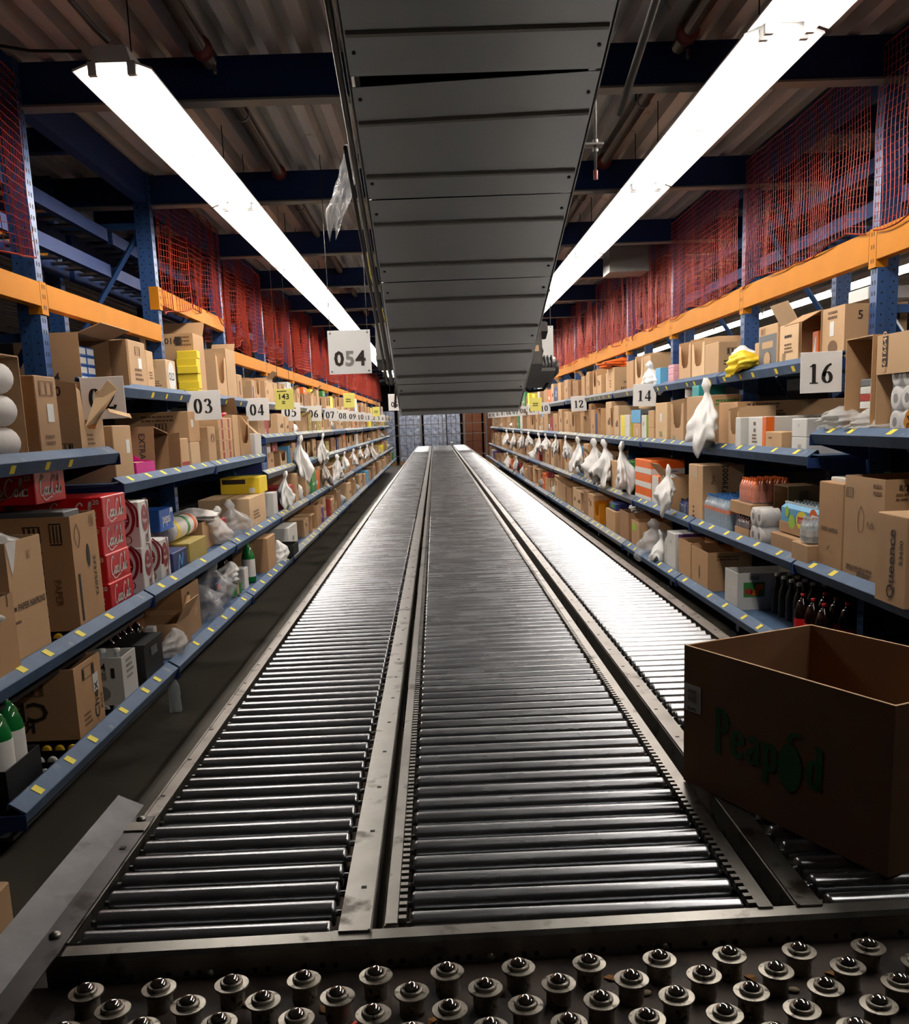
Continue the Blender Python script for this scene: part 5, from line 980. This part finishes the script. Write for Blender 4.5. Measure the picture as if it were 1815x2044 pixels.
t = carton('upright tan carton printed PAPER NAPKINS with a pale torn top, right shelf', 'R2', 4.57, 4.86, .43, .4, 'card_kraft'); pr(t,'w','PAPER NAPKINS','f',.5,.47,.028,'ink'); pr(t,'k',[(-.03,0),(0,.02),(.03,-.01)],'f',.5,.26,.02,'tape')
MB().bev(-.3,0,-.13,.13,0,.02,'tissue').build('paper_top', t, (-.05,0,.43)); MB().box(-.4,-.05,-.14,.14,.42,.432,'dull_red').build('red_lining', t)
pack('green tea bottle pack in printed blue and yellow wrap, knee-high right shelf', 'R2', 4.90, 3, 12, PETS, 'green_glass','paper','sky',(.02,.13), z=.953, k=.80, tray='card_kraft', wrap=False, x=-.115, grp=None)
t = bpy.data.objects['bottle_pack']; t['dims'] = (.62,.16,.16,1.0)
mb = MB(); mb.bev(-.17,.004,-.316,.316,.03,.158,'sky',.02).build('printed_wrap', t); 
for (u,v,rx,ry,m_) in ((.55,.42,.085,.05,'label_yellow'),(.3,.3,.05,.04,'lime'),(.18,.62,.03,.03,'lime'),(.8,.7,.05,.03,'orange_card'),(.66,.25,.06,.03,'lime')): q = pr(t,'e','','f',u,v,0,m_,wh=(rx,ry),name='logo'); q.location = (.0045+(.001 if m_ == 'label_yellow' else 0),.0,.02)
q = pr(t,'p','','f',.55,.42,0,'coke_red',wh=(.13,.035),name='logo'); q.location = (.0065,0,.02); q = pr(t,'w','Lipton','f',.55,.42,.035,'paper',name='logo'); q.location = (.0072,0,.02)
t = carton('shallow tan carton under the green tea bottle pack', 'R2', 5.12, 5.56, .1, .25, 'card_kraft')
pack('clear bottle six-pack on a small tan carton by the upright PAPER NAPKINS carton', 'R2', 4.87, 2, 3, PETS, 'bottle_clear','paper','white_card',(.05,.1), z=.955, k=.62, x=-.03)
t = carton('small tan carton in front, under the clear bottle six-pack', 'R2', 4.87, 5.10, .105, .2, 'card_tan', x=-.025)
bpy.data.objects['bottle_pack.001'].location.y += .02
for i in range(3): bottle(f'green soda bottle behind the green tea pack, {ORD[i]} from the PAPER NAPKINS carton', PET2, (2.28,4.95+i*.13,.98), 'green_glass','leaf_green','lime',(.08,.17), s=1, grp='green bottles behind the tea pack')
t = carton('kraft carton holding up the green soda bottles', 'R2', 4.86, 5.4, .13, .3, 'card_deep', x=-.33)
roll('pack of toilet rolls, two on two, beside the open end carton', 'R2', 5.77, 2, 2, .055, .12, x=-.05)
t = carton('tan carton open at its far end behind the two-by-two toilet rolls', 'R2', 5.66, 5.90, .345, .46, 'card_kraft', 'mouth', x=-.20); pr(t,'b','','n',.2,.82,0,'ink',wh=(.05,.06),n=5); pr(t,'l','','n',.3,.3,0,'ink',wh=(.08,.06),n=3)
pack('orange drink bottle pack, upper one on its cardboard tray, right knee-high shelf', 'R2', 5.98, 5, 6, PETS, 'orange_drink','orange_card','orange_card',(.05,.1), z=1.065, k=.72, x=-.10, wrap=True)
t = carton('kraft tray carton under the orange drink bottle pack', 'R2', 5.97, 6.40, .075, .36, 'card_kraft', x=-.085, z=.988); 
pack('dark red drink bottle pack in a cardboard tray, under the orange one', 'R2', 5.98, 5, 6, PETS, 'tea_dark','ink_black','tea_dark',(.05,.1), z=.846, k=.68, tray='card_kraft', x=-.08)
pack('blue labelled water bottle pack in clear wrap, right knee-high shelf', 'R2', 6.44, 4, 8, PETS, 'water_body','blue_cap','orange_card',(.105,.13), k=1.05, x=-.07)
t = carton('tall tan carton numbered 37390002 with a taped top', 'R2', 7.02, 7.41, .41, .30, 'card_tan'); pr(t,'w','37390002','n',.55,.72,.06,'ink',rot=1); pr(t,'w','Pace','n',.25,.75,.035,'ink_soft',rot=1); pr(t,'p','','f',.4,.88,0,'tape',wh=(.2,.09),name='packing_tape'); pr(t,'e','','n',.7,.4,0,'ink_black',wh=(.07,.05)); pr(t,'l','','f',.4,.16,0,'ink',wh=(.05,.1))
q = bag('white plastic bag hanging in front of the carton numbered 37390002', (1.80,7.72,1.24), .34, .12, 43, 'sack', 'bag_white', s=1, flat=.5)
pack('pack of small dark bottles below the hanging white bag, knee-high right shelf', 'R2', 7.46, 3, 5, PETS, 'navy','ink_black',None,(0,0), k=.62, x=-.06)
t = carton('kraft carton with a torn top, past the small dark bottle pack', 'R2', 8.0, 8.35, .27, .3, 'card_kraft', 'open', flaps='f'); q = bag('clear wrapped packs spilling from the torn kraft carton', (1.95,8.2,1.15), .1, .14, 44, 'heap', 'film_bag', s=1)
for i in range(3):
    t = carton(f'orange and white cracker carton, {ORD[i]} from the bottom of the stack of three', 'R2', 8.72, 9.42, .125, .3, 'orange_card', z=.846+i*.126, name='product_box', cat='product box', tape=False, grp=None); pr(t,'p','','n',.5,.22,0,'paper',wh=(.3,.05),name='printed_band'); pr(t,'p','','f',.5,.22,0,'paper',wh=(.7,.05),name='printed_band'); pr(t,'l','','n',.6,.22,0,'pepsi_blue',wh=(.16,.02),n=1)
t = carton('upright orange carton with a white side beside the cracker stack', 'R2', 8.42, 8.68, .26, .2, 'orange_card', name='product_box', cat='product box', tape=False); pr(t,'p','','f',.5,.5,0,'paper',wh=(.25,.25),name='printed_band')
t = carton('green carton with white print behind the hanging bag, knee-high right shelf', 'R2', 9.75, 10.1, .33, .3, 'leaf_green', name='product_box', cat='product box', tape=False); pr(t,'k',[(-.05,.05),(0,-.02),(.05,.06)],'n',.6,.6,.02,'lime')
t = carton('tan carton with a blue vertical print, past the green carton', 'R2', 10.2, 10.75, .31, .26, 'card_tan'); pr(t,'p','','n',.3,.5,0,'sky',wh=(.05,.24),name='printing')
t = carton('kraft carton with a cut window, past the blue printed carton', 'R2', 10.85, 11.4, .26, .3, 'card_kraft', 'cut')
# ============================== RIGHT, lowest shelf
t = carton('white carton with a fruit photograph printed on its side, lowest right shelf', 'R1', 5.84, 6.10, .225, .34, 'white_card', 'open', tape=False, name='product_box', cat='product box'); pr(t,'p','','n',.3,.55,0,'leaf_green',wh=(.13,.09),name='photo_print'); 
for i,(u,v) in enumerate(((.2,.5),(.32,.47),(.4,.62))): q = pr(t,'e','','n',u,v,0,'orange_card' if i else 'dull_red',wh=(.026,.02),name='photo_print'); q.location.y += .0006*(1)
pr(t,'w','IDLE','n',.3,.86,.03,'ink'); pr(t,'p','','f',.8,.45,0,'paper',wh=(.1,.07))
for i in range(8): bottle(f'beer bottle with white cap, {["front","rear"][i%2]} of the {ORD[i//2]} pair past the fruit carton', GLS, (2.0+.075*(i%2),5.72-.12*(i//2),.436), 'black_plastic','paper', None, s=1, grp='dark beer bottles past the fruit carton', k=1.0)
for i in range(6): bottle(f'red capped bottle behind the tote carton, {["front","rear"][i%2]} of the {ORD[i//2]} pair', PET2, (1.87+.115*(i%2),4.95-.14*(i//2),.436), 'cola','red_cap','coke_red',(.06,.16), s=1, grp='red capped bottles behind the tote carton', k=.8)
t = carton('brown carton with open flaps, front of the pair on the lowest right shelf', 'R1', 6.50, 6.92, .265, .30, 'card_kraft', 'open', x=-.07); pr(t,'l','','n',.5,.85,0,'ink_soft',wh=(.18,.04),n=2); pr(t,'e','','f',.5,.4,0,'ink_soft',wh=(.02,.05))
t = carton('brown carton beside the open-flap one, on the lowest right shelf', 'R1', 6.95, 7.3, .275, .2, 'card_kraft', 'open')
t = carton('white wine carton with purple band and script, lowest right shelf', 'R1', 7.42, 7.68, .29, .34, 'white_card', tape=False, name='product_box', cat='product box'); pr(t,'p','','n',.55,.9,0,'purple',wh=(.32,.05),name='printed_band'); q = pr(t,'e','','n',.6,.84,0,'purple',wh=(.09,.03),name='emblem'); pr(t,'k',[(-.06,.02),(-.03,-.04),(.0,.04),(.03,-.02),(.06,.02)],'n',.5,.5,.007,'navy'); pr(t,'k',[(-.02,.01),(0,.02),(.02,.0)],'f',.5,.7,.008,'navy')
bottle('white bottle with a pale blue cap beside the white wine carton', PETS, (1.85,7.80,.436), 'white_card','sky', None, s=1, k=1.3)
q = bag('white bag draped over the lip before the white wine carton', (1.80,7.95,.70), .26, .10, 47, 'sack', 'bag_white', s=1, flat=.5)
q = bag('clear plastic bag with red print on the lowest right shelf', (1.88,8.45,.74), .30, .17, 46, 'sack', 'film_clear', s=1, flat=.9)
t = carton('kraft carton with a bright green sticker on the lowest right shelf', 'R1', 8.75, 9.1, .24, .3, 'card_kraft', 'open'); pr(t,'p','','f',.4,.75,0,'lime',wh=(.16,.06),name='sticker')
t = carton('tall kraft carton with a white bag stuffed in its top, lowest right shelf', 'R1', 9.25, 9.7, .28, .3, 'card_deep', 'open'); q = bag('white bag stuffed in the top of a tall kraft carton, lowest right shelf', (1.93,9.45,.80), .1, .12, 48, 'heap', 'bag_white', s=1)
t = carton('plain kraft carton with a dark blue and green carton lying on it', 'R1', 9.95, 10.5, .23, .34, 'card_kraft'); t = carton('dark blue carton with green top lying on a plain kraft carton', 'R1', 10.0, 10.4, .07, .26, 'navy', z=.666, x=-.09, name='product_box', cat='product box', tape=False); pr(t,'p','','f',.5,.6,0,'leaf_green',wh=(.2,.04),name='printed_band')
t = carton('yellow carton between plain kraft cartons on the lowest right shelf', 'R1', 10.9, 11.3, .24, .2, 'yellow_paint', 'cut', name='product_box', cat='product box', tape=False)
for o in list(C.objects):
    if 'dims' in o: del o['dims']

# ------------------------------------------------------------------ added dark sheets behind the lower racks, hiding the lit next aisle
for s in (-1,1):
    x = SX(s)+.78*s; a = sorted((x,x+.02*s))
    struct(MB().box(a[0],a[1],2.6,34.5,0,1.78,'dark_wall').build('added_dark_backing_'+SIDE[s]))

# ------------------------------------------------------------------ goods farther down the aisle
fr_ = random.Random(42)
def stock_mesh(style, m_, k):
    r = random.Random(k); w_, h, d = 1.0, 1.0, 1.0
    b = MB(); S = Matrix.Diagonal((.3,.3,.3,1)); c = body_mesh(.30, .30, .30, m_, style)
    ink = 'ink_soft' if m_.startswith('card') else 'paper'
    for sd in (-1,1):                                               # printed marks on the flank and the aisle face
        for q in range(r.randint(1,3)):
            y = .1501*sd; x0 = -.26+.16*r.random(); z0 = .03+.2*r.random(); e = .02+.07*r.random(); u = .012+.04*r.random()
            c.add([(x0,y,z0),(x0+e,y,z0),(x0+e,y,z0+u),(x0,y,z0+u)], [(0,1,2,3) if sd < 0 else (3,2,1,0)], ink)
    if style == 'closed':
        for q in range(2):
            y0 = -.12+.16*r.random(); z0 = .03+.2*r.random(); e = .03+.06*r.random(); u = .015+.05*r.random()
            c.add([(.0004,y0,z0),(.0004,y0+e,z0),(.0004,y0+e,z0+u),(.0004,y0,z0+u)], [(0,1,2,3)], r.choice([ink,ink,'paper']))
    if style == 'open':                                             # folded-out flaps
        c.add([(0,-.15,.3),(0,.15,.3),(.05,.14,.37),(.05,-.14,.37)], [(0,1,2,3)], m_); c.add([(0,-.15,.298),(0,.15,.298),(.052,.14,.367),(.052,-.14,.367)], [(3,2,1,0)], m_)
    return c.mesh('stock_carton')
POOL = {'carton':[stock_mesh('closed',m_,i) for i,m_ in enumerate(('card_tan','card_kraft','card_pale','card_tan','card_deep'))],
        'open_carton':[stock_mesh(st,m_,20+i) for i,(st,m_) in enumerate((('open','card_tan'),('cut','card_kraft'),('open','card_kraft'),('cut','card_pale'),('mouth','card_tan')))],
        'product_box':[stock_mesh('closed',m_,40+i) for i,m_ in enumerate(('white_card','navy','dull_red','leaf_green','orange_card','label_yellow','sky','white_card','olive','purple'))]}
COLN = {'card_tan':'tan','card_kraft':'kraft brown','card_pale':'pale tan','card_deep':'dark brown','white_card':'white','navy':'navy','dull_red':'red','leaf_green':'green','orange_card':'orange','label_yellow':'yellow','sky':'light blue','olive':'olive','purple':'purple'}
BAGM = [crumple(.40,.15,60+i,BAGP['hang'],3+i%3,.6,flat=.4,nu=40,nv=18).mesh('plastic_bag') for i in range(4)]
SACKM = [crumple(.26,.13,70+i,BAGP['sack'],4+i%3,.34,flat=.7,nu=20,nv=10).mesh('plastic_bag') for i in range(3)]
SACKC = [crumple(.26,.13,80+i,BAGP['sack'],5,.34,m_='film_bag',flat=.7,nu=20,nv=10).mesh('plastic_bag') for i in range(2)]
count = {}
def whereabouts(s, lv, y):
    k = int((y-ybay(s,0))/PITCH); k -= (s > 0 and k in (2,4,6)); n_ = num(s,k); key = (s,lv,k); count[key] = count.get(key,0)+1
    return f'{LNAME[lv]}, {ORD[count[key]-1]} item past the {n_:02d} plate' if n_ > 0 else f'{LNAME[lv]}, {ORD[count[key]-1]} item in the {ORD[k]} bay'
GAPS = {'L1':.33,'L2':.36,'LA':.29,'LB':.29,'L4':.36,'R1':.36,'R2':.50,'R3':.44,'R4':.42}
START = {'L1':10.7,'L2':10.7,'LA':9.65,'LB':9.15,'L4':10.2,'R1':11.45,'R2':11.55,'R3':10.75,'R4':12.15}
for lv, y in START.items():
    s, X, z = LEV[lv]
    while y < 33.6:
        grow = 1+max(0,(y-13))*.11
        w_ = fr_.uniform(.20,.46)*min(grow,2.4); h = GAPS[lv]*fr_.uniform(.55,.92); d = fr_.uniform(.22,.4)
        k = int((y-ybay(s,0))/PITCH); edge = ybay(s,k+1)
        if y+w_ > edge-.03:
            if edge-y > .16: w_ = edge-y-.04
            else: y = edge+.03; continue
        kind = fr_.choices(['carton','open_carton','product_box','bag'],[40,30,16 if lv != 'L4' else 8,10 if lv not in ('L4','R4') else 4])[0]
        if kind == 'bag':
            clear = fr_.random() < .35; me = fr_.choice(SACKC if clear else SACKM)
            o = link('plastic_bag', me, None, (X+.2*s, y+w_/2, z+.004+.26*min(h/.26,1.0)), (0,0,rz(s)+fr_.uniform(-.5,.5))); kk = min(h/.26,1.0); o.scale = (kk,min(w_/.28,1.6),kk)
            tag(o, f'{"clear" if clear else "white"} plastic bag on the {whereabouts(s,lv,y)}', 'plastic bag', 'plastic bags down the aisle')
        else:
            me = fr_.choice(POOL[kind]); o = link(kind, me, None, (X+(.06+fr_.uniform(0,.07))*s, y+w_/2, z+.0045), (0,0,rz(s)))
            o.scale = (d/.3, w_/.3, h/.3)
            c = COLN[me.materials[0].name]; nm = {'carton':'carton','open_carton':'open carton','product_box':'product box'}[kind]
            tag(o, f'{c} {nm} on the {whereabouts(s,lv,y)}', {'carton':'carton','open_carton':'carton','product_box':'product box'}[kind], f'goods on the {LNAME[lv]}')
            if kind != 'product_box' and h < GAPS[lv]*.62 and fr_.random() < .35 and y < 20:   # something lying on top
                m2 = fr_.choice(POOL['product_box']); q = link('product_box', m2, None, (X+.11*s, y+w_/2, z+.006+h), (0,0,rz(s))); q.scale = (.6,w_/.3*.8,.3)
                tag(q, f'{COLN[m2.materials[0].name]} product box lying on another, {whereabouts(s,lv,y)}', 'product box')
        y += w_+fr_.uniform(.012,.05)
# white bags knotted to the shelf lips
for s, lv, ys in ((1,'R3',[9.75,10.9,11.5,12.9,14.0,15.3,16.6,17.8,19.6,21.3,23.4,25.8]),(-1,'LB',[11.1,13.2]),(-1,'LA',[9.75,13.3,14.9,16.3,18.0,19.8,21.6,23.5]),(1,'R2',[22.0,24.5])):
    s, X, z = LEV[lv]
    for i,y in enumerate(ys):
        o = link('plastic_bag', BAGM[(i*3+ord(lv[1]))%4], None, (X-.05*s-.0, y, z-.005), (0,0,rz(s)+fr_.uniform(-.4,.4))); k = fr_.uniform(.8,1.15) if y < 13 else fr_.uniform(.6,.9); o.scale = (k,k*fr_.uniform(.8,1.2),k)
        tag(o, f'white plastic bag hanging from the lip of the {LNAME[lv]}, {ORD[i]} down the aisle', 'plastic bag', f'bags hanging from the {LNAME[lv]}')

# ------------------------------------------------------------------ far end of the hall
def pallet(lab, x, y, w_, h, m_, rows, cols, name):
    t = thing(name, lab, 'pallet load', (x,y,0))
    p = MB()
    for q in range(3): p.box(-w_/2,w_/2,-.5+q*.44,-.38+q*.44,.0,.1,'wood')
    for q in range(6): p.box(-w_/2+q*w_/6.2,-w_/2+q*w_/6.2+w_*.12,-.5,.5,.1,.125,'wood')
    p.build('pallet', t)
    for r in range(rows):
        b = MB()
        for c in range(cols): b.bev(-w_/2+c*w_/cols+.004,-w_/2+(c+1)*w_/cols-.004,-.48+.01*((r+c)%2),.48,.126+r*h/rows,.126+(r+1)*h/rows-.006,m_,.012)
        b.build('layer', t)
    return t
for i,(x,y,w_,h,lab) in enumerate(((-2.1,40.2,1.0,2.0,'blue tinted shrink-wrapped bottle pallet at the far left end'),(-1.0,40.4,.95,2.3,'tall shrink-wrapped bottle pallet behind the far end of the bare-floor conveyor'),(.0,40.3,.9,2.2,'shrink-wrapped bottle pallet at the far end between the conveyors'),(.75,40.6,.55,2.4,'narrow shrink-wrapped bottle pallet beside the stacked brown pallets'))):
    pallet(lab, x, y, w_, h, 'wrap_blue', 7, 3, 'wrapped_pallet')
for i,(x,y,w_,h,lab) in enumerate(((1.5,40.2,.75,2.2,'tall stack of dark brown cartons at the far end, by the wrapped pallets'),(2.35,40.0,.8,2.0,'second stack of dark brown cartons at the far end, towards the right shelves'))):
    pallet(lab, x, y, w_, h, 'pallet_card', 6, 2, 'carton_pallet')
t = thing('wire_fence', 'grey wire fence with posts across the far end of the hall', 'fence', (0,38.8,0))
for x in (-2.4,-1.4,-.55,.3,1.15,2.0): MB().box(x-.025,x+.025,-.02,.02,0,2.3,'conduit').build('post', t)
for z in (.35,1.15,1.55): MB().box(-2.4,2.0,-.012,.012,z,z+.03,'conduit').build('rail', t)
tag(MB().box(-2.95,-2.6,38.4,38.46,.3,3.335,'pepsi_blue').build('plastic_curtain'), 'dark blue plastic sheet hanging at the far left end', 'curtain')
tag(MB().lathe([(.02,0),(.06,.06),(.07,.1),(.0,.14)],'paper',12).build('white_bundle',None,(.62,37.7,.757)), 'small white bundle on the far end of the middle conveyor', 'bundle')
for i,y in enumerate((33.6,36.0,38.4)):  # lamps added out of sight behind the sloping conveyor to brighten the far end
    for j,x in enumerate((-.6,1.0)): dup(fx, (x,y,3.0), 0, f'added unseen strip light over the far end of the hall, {ORD[i]} of the {"left" if j == 0 else "right"} row', 'ceiling strip lights')
